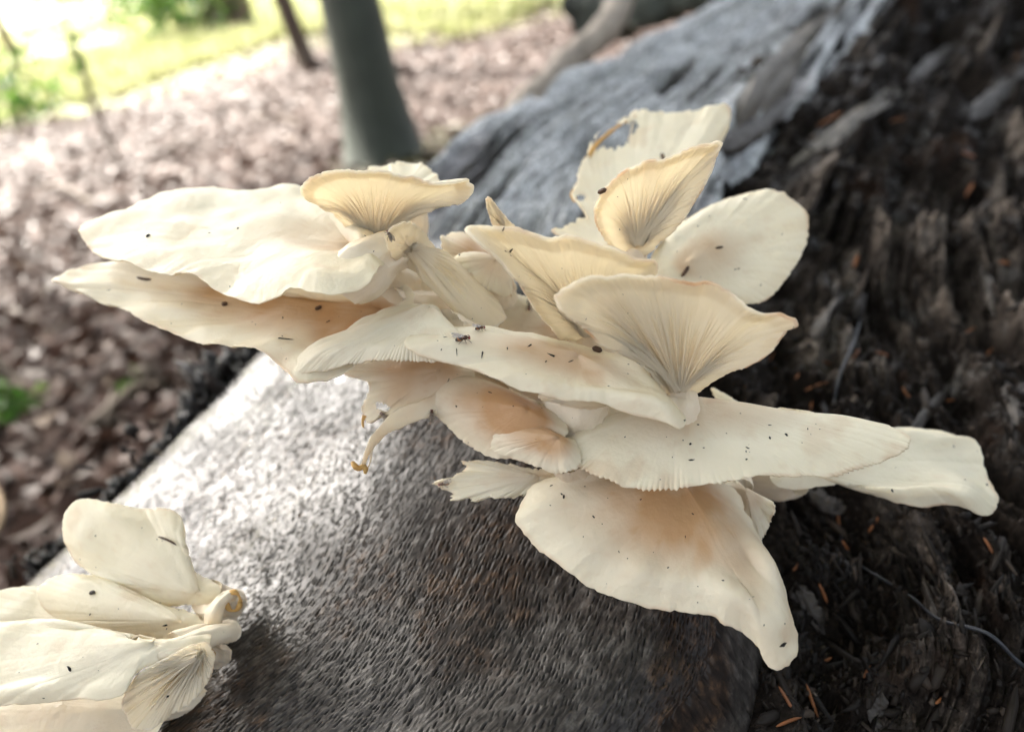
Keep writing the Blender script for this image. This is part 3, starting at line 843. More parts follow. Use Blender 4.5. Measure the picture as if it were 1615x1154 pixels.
    LB = int((sv > .88).sum())
    loops = [top[:, k] for k in range(ns)] + arcs + [bot[:, k] for k in range(ns - 1, ns - 1 - LB, -1)]
    V = np.stack(loops, 1)                                   # nt x K x 3
    K = V.shape[1]
    S_all = np.concatenate([sv, [1] * 4, sv[::-1][:LB]])
    tn = tan * (1 - sstep(tanr * .35, tanr * 1.25, S_all))[None, :] * np.ones((nt, 1))
    an2 = ph * 2 * np.pi
    strk = fbm(np.stack([np.cos(an2)[:, None] * 26 + 0 * S_all, np.sin(an2)[:, None] * 26 + 0 * S_all, 1.6 * S_all[None, :] + 0 * an2[:, None]], -1), 3, seed + 61)
    brz = sstep(.45, .9, fbm(V * 110, 3, seed + 71)) * .22 + sstep(.5, .8, fbm(V * 420, 2, seed + 73)) * .10
    ev = np.clip(.35 + 1.1 * fbm(np.stack([np.cos(an2) * 4, np.sin(an2) * 4, an2 * 0], 1), 3, seed + 81), 0, 1.4)
    tn = np.clip(tn * (1 + .45 * fbm(V * 90, 3, seed)) + (edge + .22) * ev[:, None] * sstep(.972, 1., S_all)[None, :] + .05 * fbm(V * 160, 2, seed + 1) + .03 * strk * S_all[None, :] + brz, 0, 1)
    F = grid_faces(nt, K, wrap_u=True)
    hc = V[:, [0]].mean(0)
    Vf = np.concatenate([V.reshape(-1, 3), hc]); tone = np.concatenate([tn.ravel(), [tn[:, 0].mean()]])
    Fl = F
    tri = np.array([[((i + 1) % nt) * K, i * K, nt * K] for i in range(nt)])
    # outward orientation check
    f0 = F[(nt // 3) * (K - 1) + ns // 2]
    fn = np.cross(Vf[f0[1]] - Vf[f0[0]], Vf[f0[2]] - Vf[f0[0]])
    sgn = np.dot(fn, nm[nt // 3, ns // 2]) > 0
    Fl = F if sgn else F[:, ::-1]
    tri = tri if sgn else tri[:, ::-1]
    holec = []
    def inhole(P):
        c = (P - CL) @ CM; px = c[:, 0] / -c[:, 2] * FPX + PW / 2; py = -c[:, 1] / -c[:, 2] * FPX + PH / 2
        m_ = np.zeros(len(P), bool)
        nz = fbm(np.stack([px * .06, py * .06, px * 0], 1), 3, seed + 77)
        for (hx, hy, ra, rb, an) in holes:
            ca, sa_ = math.cos(R(an)), math.sin(R(an))
            x = (px - hx) * ca + (py - hy) * sa_; y = -(px - hx) * sa_ + (py - hy) * ca
            m_ |= ((x / ra) ** 2 + (y / rb) ** 2 + .45 * nz) < 1
        return m_
    if holes:
        cen = Vf[Fl].mean(1); Fl = Fl[~inhole(cen)]
    root = empty(name, H - N * .004)
    tag(root, label, 'mushroom', group)
    faces = Fl.tolist() + tri.tolist()
    cap_o = obj('cap', Vf, faces, (mats or (M_FAN if tilt[0] < -25 else M_CAP)), root, attrs={'tone': tone})
    BVH_LIST.append(bvh_of(Vf, faces))
    # gills
    ng, gd = gill if gill else (56, .0007)
    per = 6
    ngs = ng * per
    gs = np.linspace(.03, .99, 24)
    Mg, rrg, phg, dg = surf(ngs, gs)
    nmg = unit(np.cross(np.roll(Mg, -1, 0) - np.roll(Mg, 1, 0), np.gradient(Mg, axis=1)))
    if np.mean(nmg @ N) < 0: nmg = -nmg
    nmg = unit(nmg + N * .35)
    thg = (thick * (1 - gs) ** .8 + rim)[None, :] * (np.clip(rrg, .12, 1) ** .5)[:, None]
    x = np.arange(ngs) / per
    jit = .22 * fbm(np.stack([x * .7, x * 0, x * 0], 1), 2, seed + 55)
    w1 = np.abs(np.cos(np.pi * (x + jit))) ** 2.2
    w2 = np.abs(np.sin(np.pi * (x + jit))) ** 3.0
    start = .3 + .45 * hash3(np.floor(x + .5).astype(np.int64), 0 * x.astype(np.int64), 0 * x.astype(np.int64), seed)
    prof = w1[:, None] + .8 * w2[:, None] * sstep(0, .12, gs[None, :] - start[:, None])
    hgt = gd * prof * (sstep(1.02, .35, gs) * .78 + .22)[None, :] * sstep(gstart - .12, gstart + .1, gs + .02)[None, :] * (np.clip(rrg * 1.4, .15, 1))[:, None]
    dn = Mg - nmg * (thg * .5 + hgt + .00010)[..., None]
    Vg = dn; K2 = Vg.shape[1]
    Fg = grid_faces(ngs, K2, wrap_u=True)
    f0 = Fg[(ngs // 3) * (K2 - 1) + 10]
    fn = np.cross(Vg.reshape(-1, 3)[f0[1]] - Vg.reshape(-1, 3)[f0[0]], Vg.reshape(-1, 3)[f0[2]] - Vg.reshape(-1, 3)[f0[0]])
    if np.dot(fn, nmg[ngs // 3, 10]) > 0: Fg = Fg[:, ::-1]
    if holes: Fg = Fg[~inhole(Vg.reshape(-1, 3)[Fg].mean(1))]
    tg = .35 * tan * (1 - sstep(.1, .7, gs))[None, :] * np.ones((ngs, 1)) + .16 * np.clip(1 - prof, 0, 1) * sstep(1., .4, gs)[None, :] + .05 * fbm(Vg * 140, 2, seed)
    obj('gills', Vg.reshape(-1, 3), Fg, M_GILL, root, attrs={'tone': np.clip(tg, 0, 1).ravel()})
    BVH_LIST.append(bvh_of(Vg.reshape(-1, 3)[:: 1], Fg.tolist()))
    if stem:
        sp = np.array([W(p[0], p[1], p[2]) for p in stem]); rad = np.array([p[3] for p in stem])
        if tilt[0] < -25:
            vw = unit(sp[0] - CL); sp[0] += vw * rad[0] * 1.0; sp[1] += vw * rad[1] * .5
            up_ = sp[0] - sp[1]; up_ = up_ - N * (up_ @ N) + N * .15 * np.linalg.norm(up_)
            sp = np.concatenate([[sp[0] + up_ * .9], sp]); rad = np.concatenate([[rad[0] * .1], rad * np.r_[.6, .85, np.ones(len(rad) - 2)]])
        n_ = 32; pts = spline(sp, n_); rads = np.interp(np.linspace(0, len(rad) - 1, n_), range(len(rad)), rad)
        phs = seed
        Vs, Fs = tube(pts, rads, 72, ridge=lambda u, a: 1 + .07 * np.abs(np.sin(16 * a + phs)) * (1 - .6 * u) + .10 * np.sin(2 * a + phs) + .16 * fbm(np.stack([np.cos(a) * 1.6, np.sin(a) * 1.6, a * 0 + u * 2.5], 1), 3, phs))
        ts = np.clip(.12 + .25 * tan * np.repeat(np.linspace(0, 1, n_), 72) + .1 * fbm(Vs * 120, 2, seed), 0, 1)
        obj('stem', Vs, Fs, M_STEM, root, attrs={'tone': ts})
        BVH_LIST.append(bvh_of(Vs, Fs))
    c = (rimp - CL) @ CM
    an_ = np.unwrap(np.arctan2(oc[:, 1] - hub[1], oc[:, 0] - hub[0])); da = np.diff(an_); sgn_ = np.sign(np.median(da))
    bad = (da * sgn_ < -.002)
    if bad.any(): print('STAR', label[:40], [tuple(np.round(q[:2])) for q in oc[:-1][bad]][:6], bad.sum())
    REPORT.append((label[:40], tuple(np.round((rimp.max(0) - rimp.min(0)) * 100, 1)), round(float((-c[:, 2]).min()), 3), round(float((-c[:, 2]).max()), 3)))
    return root

G1 = 'oyster mushrooms of the large cluster'
G2 = 'oyster mushrooms of the small cluster'

# --- left group of the large cluster
mushroom('broad white wavy oyster mushroom resting over the long drooping one', (560, 392, .178), (4, -4),
         [(130, 372), (150, 352), (195, 335), (222, 318), (255, 309), (340, 307), (385, 312), (408, 307), (440, 294), (470, 298), (510, 325), (560, 355), (598, 378), (604, 410), (592, 440), (565, 462), (530, 474), (500, 476), (465, 467), (440, 471), (395, 470), (345, 452), (300, 438), (255, 432), (205, 418), (155, 402)],
         bulge=.002, lip=.0035, wave=.0020, tan=.4, tanr=.4, thick=.004, seed=1, group=G1, dlim=.045, dep=.003,
         stem=[(560, 405, .180, .006), (600, 425, .188, .005), (640, 450, .20, .005)])
mushroom('long drooping oyster mushroom with an orange hollow under the broad wavy one', (600, 480, .186), (14, -6),
         [(90, 450), (118, 431), (170, 428), (240, 440), (330, 448), (440, 455), (560, 450), (640, 452), (655, 480), (640, 520), (600, 555), (540, 585), (500, 597), (470, 603), (452, 585), (430, 570), (400, 561), (372, 553), (330, 547), (290, 535), (230, 510), (195, 490), (165, 483), (125, 465)],
         bulge=-.003, lip=.005, wave=.0022, tan=1.0, tanr=.7, thick=.004, seed=2, group=G1, dlim=.04,  # strong tan paints the warm shade and bounce light of the hollow
         stem=[(610, 485, .188, .006), (650, 490, .196, .006), (700, 490, .21, .006)])
mushroom('cream oyster mushroom tipped up to show its fine gills behind the broad wavy one', (592, 372, .186), (-52, 2),
         [(475, 290), (490, 277), (540, 268), (590, 270), (625, 276), (665, 284), (700, 281), (732, 285), (745, 297), (728, 312), (700, 326), (660, 345), (630, 368), (600, 385), (572, 378), (540, 356), (510, 330), (485, 308)],
         bulge=.003, wave=.0012, tan=.25, thick=.003, seed=3, group=G1, gill=(150, .0003),
         stem=[(595, 366, .187, .0045), (602, 395, .188, .0045), (620, 425, .195, .005)])
mushroom('pale cap edge peeping out behind the tipped up fine gilled mushroom', (640, 310, .205), (20, 0),
         [(585, 268), (620, 263), (655, 257), (672, 265), (690, 285), (690, 310), (650, 325), (600, 315), (580, 290)],
         wave=.0008, tan=.1, seed=4, group=G1, stem=[(645, 318, .207, .004), (650, 350, .212, .004), (650, 400, .222, .004)])
mushroom('narrow curled oyster mushroom twisting down with coarse gills at its tip', (640, 385, .170), (-38, -48),
         [(611, 382), (613, 360), (628, 348), (648, 350), (668, 366), (692, 398), (730, 432), (768, 460), (790, 486), (795, 503), (784, 513, -.4), (762, 517, -.7), (738, 508, -.8), (722, 488, -.7), (706, 462, -.5), (676, 440, -.3), (640, 420), (618, 405)],
         bulge=.002, wave=.0008, tan=.12, thick=.0035, rim=.0007, seed=5, group=G1, gill=(34, .0019), gstart=.5, dlim=.02,
         stem=[(640, 392, .172, .0062), (610, 402, .173, .006), (575, 425, .174, .0062), (548, 445, .176, .006)])
mushroom('small folded tan mushroom hidden between the curled one and the upright fans', (770, 440, .196), (25, 25),
         [(692, 388), (712, 370), (740, 372), (770, 385), (800, 420), (812, 455), (806, 466), (780, 466), (745, 450), (715, 415)],
         bulge=.003, wave=.0022, tan=.8, tanr=.95, seed=6, group=G1, stem=[(775, 445, .198, .004), (790, 470, .204, .004), (800, 500, .212, .004)])
mushroom('small stubby mushroom button tucked behind the curled one', (770, 425, .190), (40, 30),
         [(715, 412), (730, 400), (752, 402), (780, 425), (800, 432), (810, 448), (800, 466), (778, 460), (750, 445)],
         bulge=.004, wave=.0015, tan=.4, tanr=.8, thick=.004, seed=61, group=G1, stem=[(775, 430, .192, .004), (790, 455, .199, .004), (800, 500, .21, .004)])
mushroom('shaded pale mushroom spreading beneath the leaning gilled fan', (880, 540, .196), (28, 0),
         [(690, 560), (715, 520), (760, 485), (800, 465), (840, 468), (885, 500), (930, 540), (900, 560), (800, 565)],
         bulge=.002, wave=.0015, tan=.5, tanr=.8, seed=7, group=G1, stem=[(880, 545, .198, .005), (900, 570, .205, .005), (920, 600, .215, .005)])
mushroom('white wedge shaped oyster mushroom with a toothed lower edge', (690, 512, .172), (10, -12),
         [(452, 578), (478, 562), (520, 542), (570, 513), (612, 494), (655, 485), (690, 487), (704, 505), (722, 525), (740, 545), (700, 562), (650, 566), (605, 571), (560, 576), (510, 585), (475, 590), (458, 585)],
         bulge=.004, lip=.002, wave=.0008, tan=.25, tanr=.35, thick=.004, seed=8, group=G1, nt=720, teeth=.0009, gill=(120, .0009), dlim=.03,
         stem=[(700, 520, .174, .005), (740, 540, .182, .005), (790, 560, .2, .005)])
mushroom('smooth oval oyster mushroom with two small flies standing on it', (905, 585, .166), (10, 13),
         [(640, 541), (655, 527), (695, 518), (740, 521), (800, 529), (860, 535), (920, 545), (975, 562), (1020, 585), (1048, 620), (1078, 650), (1080, 665), (1070, 676), (1045, 668), (1000, 655), (950, 640), (905, 634), (870, 628), (815, 614), (770, 597), (725, 578), (685, 566), (655, 555)],
         bulge=.003, lip=.0025, wave=.0009, tan=.6, tanr=.62, thick=.004, seed=9, group=G1, gill=(80, .001), dlim=.03,
         stem=[(905, 626, .173, .0078), (905, 645, .174, .0068), (911, 670, .178, .006), (925, 712, .19, .0065)])
# --- upright fans
mushroom('large fan shaped oyster mushroom facing out with deep cream gills', (1070, 612, .170), (-62, 4),
         [(878, 478, -.5), (884, 460, -.3), (925, 442), (985, 434, .2), (1060, 441, .3), (1118, 452, .3), (1160, 468, .2), (1185, 485), (1215, 490), (1245, 496, -.2), (1257, 507, -.3), (1235, 527, -.3), (1215, 552, -.3), (1165, 577, -.2), (1125, 598), (1098, 625), (1080, 640), (1062, 640), (1048, 618), (1025, 592), (985, 562), (940, 535, -.2), (900, 505, -.5)],
         bulge=.004, wave=.0012, tan=.3, thick=.0035, seed=10, group=G1, gill=(120, .00055), edge=.35, dlim=.03,
         stem=[(1070, 600, .171, .0048), (1068, 630, .1715, .005), (1062, 655, .175, .006), (1050, 690, .188, .007)])
mushroom('leaning fan shaped oyster mushroom with ivory gills and thin white rim', (930, 525, .180), (-50, -8),
         [(735, 362, -.3), (760, 359), (800, 364), (860, 374), (930, 386), (985, 398), (1028, 408), (1036, 425), (1025, 450), (1000, 500), (975, 545), (940, 548), (900, 540), (868, 515), (840, 482), (815, 440, -.2), (785, 405, -.3), (755, 380, -.4)],
         bulge=.004, wave=.001, tan=.25, thick=.003, rim=.0007, seed=11, group=G1, gill=(130, .0004), dlim=.03,
         stem=[(930, 520, .182, .005), (940, 550, .184, .005), (960, 590, .195, .006)])
RAGGED = mushroom('ragged half eaten white mushroom standing behind the tall folded fan', (985, 375, .206), (12, 8),
         [(868, 368), (900, 350), (925, 330), (906, 310), (912, 275), (930, 238), (948, 208), (975, 192), (992, 182), (1005, 172), (1060, 174), (1100, 176), (1140, 168), (1153, 182), (1148, 205), (1133, 232), (1110, 285), (1060, 365), (1020, 398), (960, 395), (910, 382)],
         bulge=-.004, wave=.0015, tan=.02, rag=.0014, thick=.002, rim=.0006, seed=12, group=G1, edge=.15, dlim=.045,
         holes=[(972, 214, 38, 19, -28), (915, 312, 7, 5, 0), (945, 232, 5, 9, 20), (880, 352, 12, 8, 30)], nt=260, ns=44)
mushroom('tall folded fan of cream gills in front of the ragged eaten cap', (1005, 385, .186), (-60, 20),
         [(938, 335), (945, 312), (965, 288), (1000, 264), (1045, 247), (1095, 236), (1135, 227), (1132, 245), (1118, 280), (1095, 320), (1070, 355), (1045, 380), (1015, 402), (990, 404), (965, 390), (948, 365)],
         bulge=.004, wave=.0009, tan=.25, thick=.0025, seed=13, group=G1, gill=(120, .00035), edge=.3, dlim=.03,
         stem=[(1005, 380, .187, .004), (1000, 410, .19, .004), (990, 470, .205, .005)])
mushroom('flat round pale oyster mushroom spreading against the dark rotten wood', (1075, 425, .205), (38, 14),
         [(1028, 408), (1052, 372), (1090, 342), (1140, 316), (1180, 305), (1212, 303), (1245, 316), (1268, 338), (1275, 360), (1270, 388), (1252, 420), (1232, 448), (1213, 468), (1190, 480), (1130, 475), (1060, 455), (1030, 435)],
         bulge=.002, lip=.0012, wave=.0009, tan=.5, tanr=.5, thick=.003, edge=.25, seed=14, group=G1, dlim=.04,
         stem=[(1070, 432, .207, .005), (1050, 470, .212, .005), (1030, 530, .225, .005)])
mushroom('slim white blade of a young mushroom poking up behind the leaning fan', (805, 372, .192), (-50, -25),
         [(767, 318), (771, 311), (780, 322), (800, 345), (822, 368), (830, 382), (800, 385), (782, 365), (772, 340)],
         wave=.0004, tan=.05, thick=.0018, seed=15, group=G1, gill=(30, .0004), stem=[(808, 376, .193, .0025), (820, 400, .197, .003), (850, 440, .205, .003)])
# --- lower right group
mushroom('long flat oyster mushroom speckled with soil reaching out below the large fan', (1065, 655, .178), (2, 3),
         [(885, 714), (892, 696), (920, 675), (965, 662), (1020, 652), (1085, 638), (1140, 646), (1190, 657), (1235, 668), (1285, 675), (1340, 672), (1395, 677), (1424, 685), (1433, 697), (1420, 714), (1375, 731), (1320, 743), (1270, 748), (1220, 750), (1165, 756), (1110, 761), (1060, 766), (1000, 767), (955, 757), (915, 738)],
         bulge=.0035, lip=.0016, wave=.0008, tan=.6, tanr=.55, thick=.004, seed=16, group=G1, nt=900, teeth=.0007, gill=(150, .0009), edge=.1, dlim=.035,
         stem=[(1065, 668, .179, .006), (1055, 690, .186, .006), (1040, 720, .198, .007)])
mushroom('small upturned mushroom edge behind the long speckled one', (1175, 650, .196), (30, 5),
         [(1123, 618), (1132, 616), (1150, 632), (1185, 643), (1225, 660), (1260, 675), (1240, 690), (1180, 690), (1130, 670), (1137, 645)],
         bulge=.001, wave=.0008, tan=.08, thick=.002, seed=17, group=G1, stem=[(1170, 665, .198, .004), (1150, 690, .203, .004), (1110, 720, .212, .004)])
mushroom('far right oyster mushroom with squarish end and its margin rolled down', (1260, 745, .196), (16, 10),
         [(1215, 752), (1250, 715), (1320, 690), (1400, 680), (1440, 674), (1475, 677), (1512, 688), (1540, 693), (1550, 715), (1562, 755), (1572, 788), (1566, 806, -.1), (1545, 810, -.2), (1505, 797, -.3), (1468, 798, -.3), (1428, 795, -.3), (1395, 787, -.2), (1362, 775, -.1), (1340, 765), (1290, 768), (1240, 768)],
         bulge=.002, lip=.005, wave=.0012, tan=.12, tanr=.4, thick=.003, edge=.2, seed=18, group=G1, dlim=.035,
         stem=[(1255, 752, .198, .005), (1225, 760, .203, .005), (1180, 750, .212, .005)])
mushroom('biggest tan oyster mushroom hanging lowest with a drawn out tip', (1065, 785, .176), (26, 4),
         [(818, 830), (822, 800), (830, 785), (838, 770), (868, 757), (920, 745), (1000, 750), (1080, 756), (1150, 765), (1178, 810), (1200, 850), (1222, 895), (1240, 945), (1254, 990), (1258, 1020), (1248, 1042), (1226, 1051), (1210, 1038), (1195, 1015), (1165, 995), (1135, 985), (1120, 973), (1060, 962), (1000, 948), (950, 930), (905, 905), (860, 872)],
         bulge=.006, lip=.0045, wave=.0012, tan=.85, tanr=.82, thick=.0045, seed=19, group=G1, gill=(90, .001), dlim=.035, edge=.05,
         stem=[(1005, 768, .18, .007), (985, 765, .187, .007), (960, 750, .2, .008)])
mushroom('rounded shell shaped tan mushroom tucked under the oval one', (850, 668, .172), (26, -22),
         [(667, 622), (680, 605), (705, 594), (735, 594), (775, 605), (815, 622), (855, 638), (885, 655), (895, 685), (870, 705), (830, 718), (790, 722), (760, 713), (725, 690), (695, 660), (674, 640)],
         bulge=.006, lip=.001, wave=.0006, tan=.9, tanr=.85, thick=.0035, seed=20, group=G1, dlim=.025,
         stem=[(855, 672, .174, .005), (885, 690, .181, .005), (910, 715, .19, .006)])
mushroom('small shell shaped mushroom overlapping the rounded tan one', (890, 708, .166), (24, -16),
         [(755, 679), (775, 665), (808, 663), (850, 672), (885, 688), (910, 700), (915, 730), (898, 745), (865, 741), (825, 728), (790, 716), (770, 704), (762, 690)],
         bulge=.004, lip=.001, wave=.0006, tan=.8, tanr=.8, thick=.003, rim=.0006, seed=21, group=G1, dlim=.02,
         stem=[(890, 712, .168, .005), (905, 730, .175, .005), (920, 745, .186, .005)])
mushroom('tattered flat remnant of a mushroom cap lying on the bark', (850, 752, .181), (42, 0),
         [(688, 764), (705, 756), (722, 750), (735, 735), (730, 730), (760, 727), (800, 732), (840, 738), (880, 742), (900, 752), (890, 770), (840, 778), (815, 783), (790, 786), (770, 783), (752, 789), (735, 784), (715, 788), (708, 775)],
         wave=.0008, tan=.2, rag=.0008, thick=.0016, seed=22, group=G1, dlim=.02, wn=16, nt=260)
TORN = mushroom('torn mushroom with a hanging strip and dark gap beneath the wedge shaped one', (700, 592, .186), (34, -14),
         [(548, 592), (560, 575), (600, 562), (680, 555), (740, 570), (745, 610), (720, 640), (690, 652), (660, 655), (640, 662), (612, 660), (598, 656), (582, 664), (570, 655), (578, 632), (585, 615), (580, 602)],
         bulge=.002, wave=.0012, tan=.7, tanr=.85, rag=.0003, thick=.002, seed=23, group=G1, dlim=.025, holes=[(603, 642, 14, 7, 20)], nt=300, ns=40,
         stem=[(705, 595, .188, .004), (740, 610, .195, .004), (780, 625, .206, .004)])
def ribbon(pts, width, thick_, n=40, tw=0., seed=0, mat_=M_CAP, parent=None, name='hanging_strip'):
    P = spline([W(*p) for p in pts], n); T = unit(np.gradient(P, axis=0)); vd = unit(P - CL)
    S_ = unit(np.cross(T, vd)); U_ = np.cross(S_, T); k = np.linspace(0, 1, n)
    w_ = np.interp(k, np.linspace(0, 1, len(width)), width) * (1 + .25 * fbm(np.stack([k * 9, k * 0, k * 0 + seed], 1), 2, seed))
    a = np.linspace(0, 2 * np.pi, 14, endpoint=False); an_ = tw * k
    S2 = S_ * np.cos(an_)[:, None] + U_ * np.sin(an_)[:, None]; U2 = np.cross(S2, T)
    V = P[:, None] + S2[:, None] * (np.cos(a)[None] * w_[:, None])[..., None] + U2[:, None] * (np.sin(a) * thick_)[None, :, None]
    F = grid_faces(n, 14, wrap_v=True).tolist() + [list(range(14))[::-1], [(n - 1) * 14 + q for q in range(14)]]
    o_ = obj(name, V.reshape(-1, 3), F, mat_, parent, attrs={'tone': np.clip(.25 + .2 * fbm(V.reshape(-1, 3) * 200, 2, seed), 0, 1)})
    BVH_LIST.append(bvh_of(V.reshape(-1, 3), F)); return o_
ribbon([(705, 630, .183), (670, 645, .181), (640, 655, .180), (612, 672, .179), (592, 692, .178), (580, 712, .1775), (573, 732, .1775)], [.0030, .0026, .0020, .0014, .0009, .0005], .0003, tw=.8, seed=3, parent=TORN)
ribbon([(590, 694, .178), (586, 712, .178), (584, 728, .1778), (580, 738, .1776)], [.0004, .0003, .00018, .00012], .0001, tw=.3, seed=4, parent=TORN)
ribbon([(575, 655, .181), (572, 664, .181), (573, 674, .1805)], [.0005, .0003, .0002], .0002, seed=5, mat_=M_TORN, parent=TORN, name='torn_tip')
mushroom('little crumpled mushroom hanging beside the biggest tan cap', (1175, 775, .184), (40, -20),
         [(1142, 768), (1160, 757), (1172, 768), (1180, 782), (1200, 783), (1220, 795), (1215, 820), (1200, 848), (1185, 838), (1168, 818), (1155, 795)],
         bulge=.002, wave=.002, tan=.35, tanr=.8, thick=.002, seed=24, group=G1, dlim=.015,
         stem=[(1170, 775, .186, .003), (1165, 755, .192, .003), (1150, 730, .203, .004)])
# --- small cluster on the near side of the bark
mushroom('upright round petal of a mushroom with one dry needle stuck to it', (318, 935, .188), (46, -10),
         [(104, 838), (108, 808), (122, 792), (142, 787), (180, 794), (222, 803), (262, 803), (282, 815), (291, 838), (290, 868), (302, 895), (322, 912), (345, 924), (348, 940), (330, 950), (295, 953), (255, 955), (222, 942), (180, 916), (148, 903), (122, 885), (109, 862)],
         bulge=.002, lip=.0015, wave=.0008, tan=.06, thick=.003, seed=30, group=G2, dlim=.03,
         stem=[(325, 940, .19, .004), (345, 950, .194, .004), (365, 955, .203, .004)])
mushroom('low tongue shaped mushroom lying beneath the upright round petal', (300, 985, .182), (30, -6),
         [(64, 940), (72, 920), (95, 908), (135, 906), (175, 916), (215, 938), (260, 955), (300, 965), (325, 985), (315, 1005), (280, 1012), (240, 1003), (190, 998), (145, 990), (105, 980), (78, 965)],
         bulge=.003, lip=.001, wave=.0006, tan=.1, thick=.0035, seed=31, group=G2, dlim=.03,
         stem=[(305, 988, .184, .003), (335, 990, .19, .003), (360, 990, .20, .0035)])
mushroom('pale flat mushroom partly covered by the low tongue shaped one', (200, 985, .190), (22, -4),
         [(-70, 970), (-30, 945), (20, 928), (66, 925), (120, 930), (180, 950), (220, 985), (180, 1005), (80, 1010), (-20, 1005)],
         bulge=.001, wave=.0008, tan=.05, seed=32, group=G2, dlim=.03, stem=[(205, 988, .192, .003), (270, 995, .197, .003), (330, 990, .205, .003)])
mushroom('broad white mushroom spreading in front of the low tongue shaped one', (255, 1022, .168), (20, -8),
         [(-110, 1040), (-60, 995), (0, 978), (50, 975), (95, 982), (135, 988), (170, 1003), (215, 1012), (255, 1012), (300, 1005), (330, 1000), (325, 1018), (280, 1036), (240, 1052), (212, 1070), (202, 1092), (165, 1104), (120, 1102), (80, 1106), (30, 1110), (-30, 1112), (-90, 1095)],
         bulge=.002, lip=.0025, wave=.0010, tan=.03, thick=.0035, seed=33, group=G2, dlim=.03, edge=.15,
         stem=[(275, 1015, .169, .0026), (320, 1002, .176, .0026), (362, 994, .186, .003)])
mushroom('folded mushroom edge showing gills under the broad white one', (320, 1024, .164), (-106, 10),
         [(205, 1080), (225, 1058), (262, 1038), (300, 1018), (328, 1012), (338, 1035), (330, 1070), (302, 1105), (268, 1128), (238, 1146), (212, 1150), (198, 1125), (195, 1105)],
         bulge=.002, wave=.0008, tan=.08, thick=.002, seed=34, group=G2, gill=(56, .0012), dlim=.02,
         stem=[(312, 1028, .172, .0025), (328, 1032, .179, .003), (345, 1035, .190, .003)])
mushroom('peach shaded lowest mushroom under the broad white cap', (230, 1120, .180), (24, -6),
         [(-120, 1140), (-40, 1105), (60, 1098), (160, 1095), (235, 1090), (265, 1110), (250, 1160), (200, 1200), (80, 1230), (-60, 1220)],
         bulge=.002, wave=.0008, tan=.3, tanr=.9, seed=35, group=G2, dlim=.03, stem=[(235, 1120, .181, .003), (280, 1110, .184, .003), (330, 1100, .190, .003)])

RAG = RAGGED
def dep_at(x, y):
    h, nn = hit(BVH_LIST, x, y); return float(-((h - CL) @ CM)[2])
d0_, d1_ = dep_at(935, 262), dep_at(1015, 182)
ribbon([(922, 262, d0_), (936, 234, d0_ + .003), (958, 212, (d0_ + d1_) / 2), (980, 196, d1_), (1003, 184, d1_)], [.0006, .0009, .0007, .0005, .0004], .0003, tw=.4, seed=6, mat_=M_TORN, parent=RAG, name='torn_rim')
ribbon([(908, 318, d0_), (904, 308, d0_), (908, 296, d0_), (914, 288, d0_)], [.0005, .0009, .0006, .0003], .0003, tw=.8, seed=7, mat_=M_TORN, parent=RAG, name='torn_rim')
ribbon([(992, 222, d1_ - .002), (995, 208, d1_), (999, 192, d1_)], [.0003, .0002, .0002], .0002, seed=8, parent=RAG, name='flesh_thread')
# torn stubs beside the small cluster
def stub(label, pts, rad, m=M_STEM, hollow=True):
    root = empty('mushroom_stub', W(*pts[-1])); tag(root, label, 'mushroom stub', 'torn mushroom stubs')
    P = spline([W(*p) for p in pts], 18)
    V, F = tube(P, np.interp(np.linspace(0, 1, 18), np.linspace(0, 1, len(rad)), rad), 24, ridge=lambda u, a: 1 + .1 * np.sin(2 * a + 3 * u) + .28 * fbm(np.stack([np.cos(a) * 1.8, np.sin(a) * 1.8, a * 0 + u * 4], 1), 3, 8))
    o = obj('stalk', V, F, m, root, attrs={'tone': np.clip(.12 + .1 * fbm(V * 150, 2, 4), 0, 1)})
    BVH_LIST.append(bvh_of(V, F))
    return root, P
r_, P = stub('bent stub with a torn yellowed ring at its end', [(335, 985, .180), (338, 965, .179), (348, 948, .180), (362, 938, .182), (370, 945, .186)], [.002, .0022, .0016, .0013, .0006])
an = np.linspace(0, 2 * np.pi, 20)
C = np.stack([368 + 11 * np.cos(an), 948 + 15 * np.sin(an)], 1)
V, F = tube(W(C[:, 0], C[:, 1], np.full(20, .181)), np.full(20, .0005) * (1 + .5 * np.sin(an * 3)), 10)
obj('torn_ring', V, F, M_TORN, r_, attrs={'tone': np.full(len(V), .2)})
r_, P = stub('blunt pale cylindrical stub lying next to the torn ring', [(250, 1030, .166), (300, 1012, .168), (335, 1002, .172), (366, 995, .179)], [.0018, .002, .0022, .0024])
V, F = tube(W(np.array([322, 328, 332, 330]), np.array([1055, 1040, 1030, 1022]), np.array([.172, .172, .173, .174])), np.array([.0005, .0014, .0012, .0005]), 10)
obj('torn_flap', V, F, M_TORN, r_, attrs={'tone': np.full(len(V), .1)})
r_, P = stub('shrivelled yellowed tip of the hanging torn strip', [(574, 734, .1775), (566, 738, .177), (560, 735, .1765), (556, 728, .177)], [.0006, .0008, .0007, .0004], M_TORN)
V, F = tube(W(np.array([574, 577, 576]), np.array([734, 740, 747]), np.array([.1775, .177, .177])), np.array([.0006, .0007, .0003]), 8)
obj('torn_tip', V, F, M_TORN, r_, attrs={'tone': np.full(len(V), .3)})

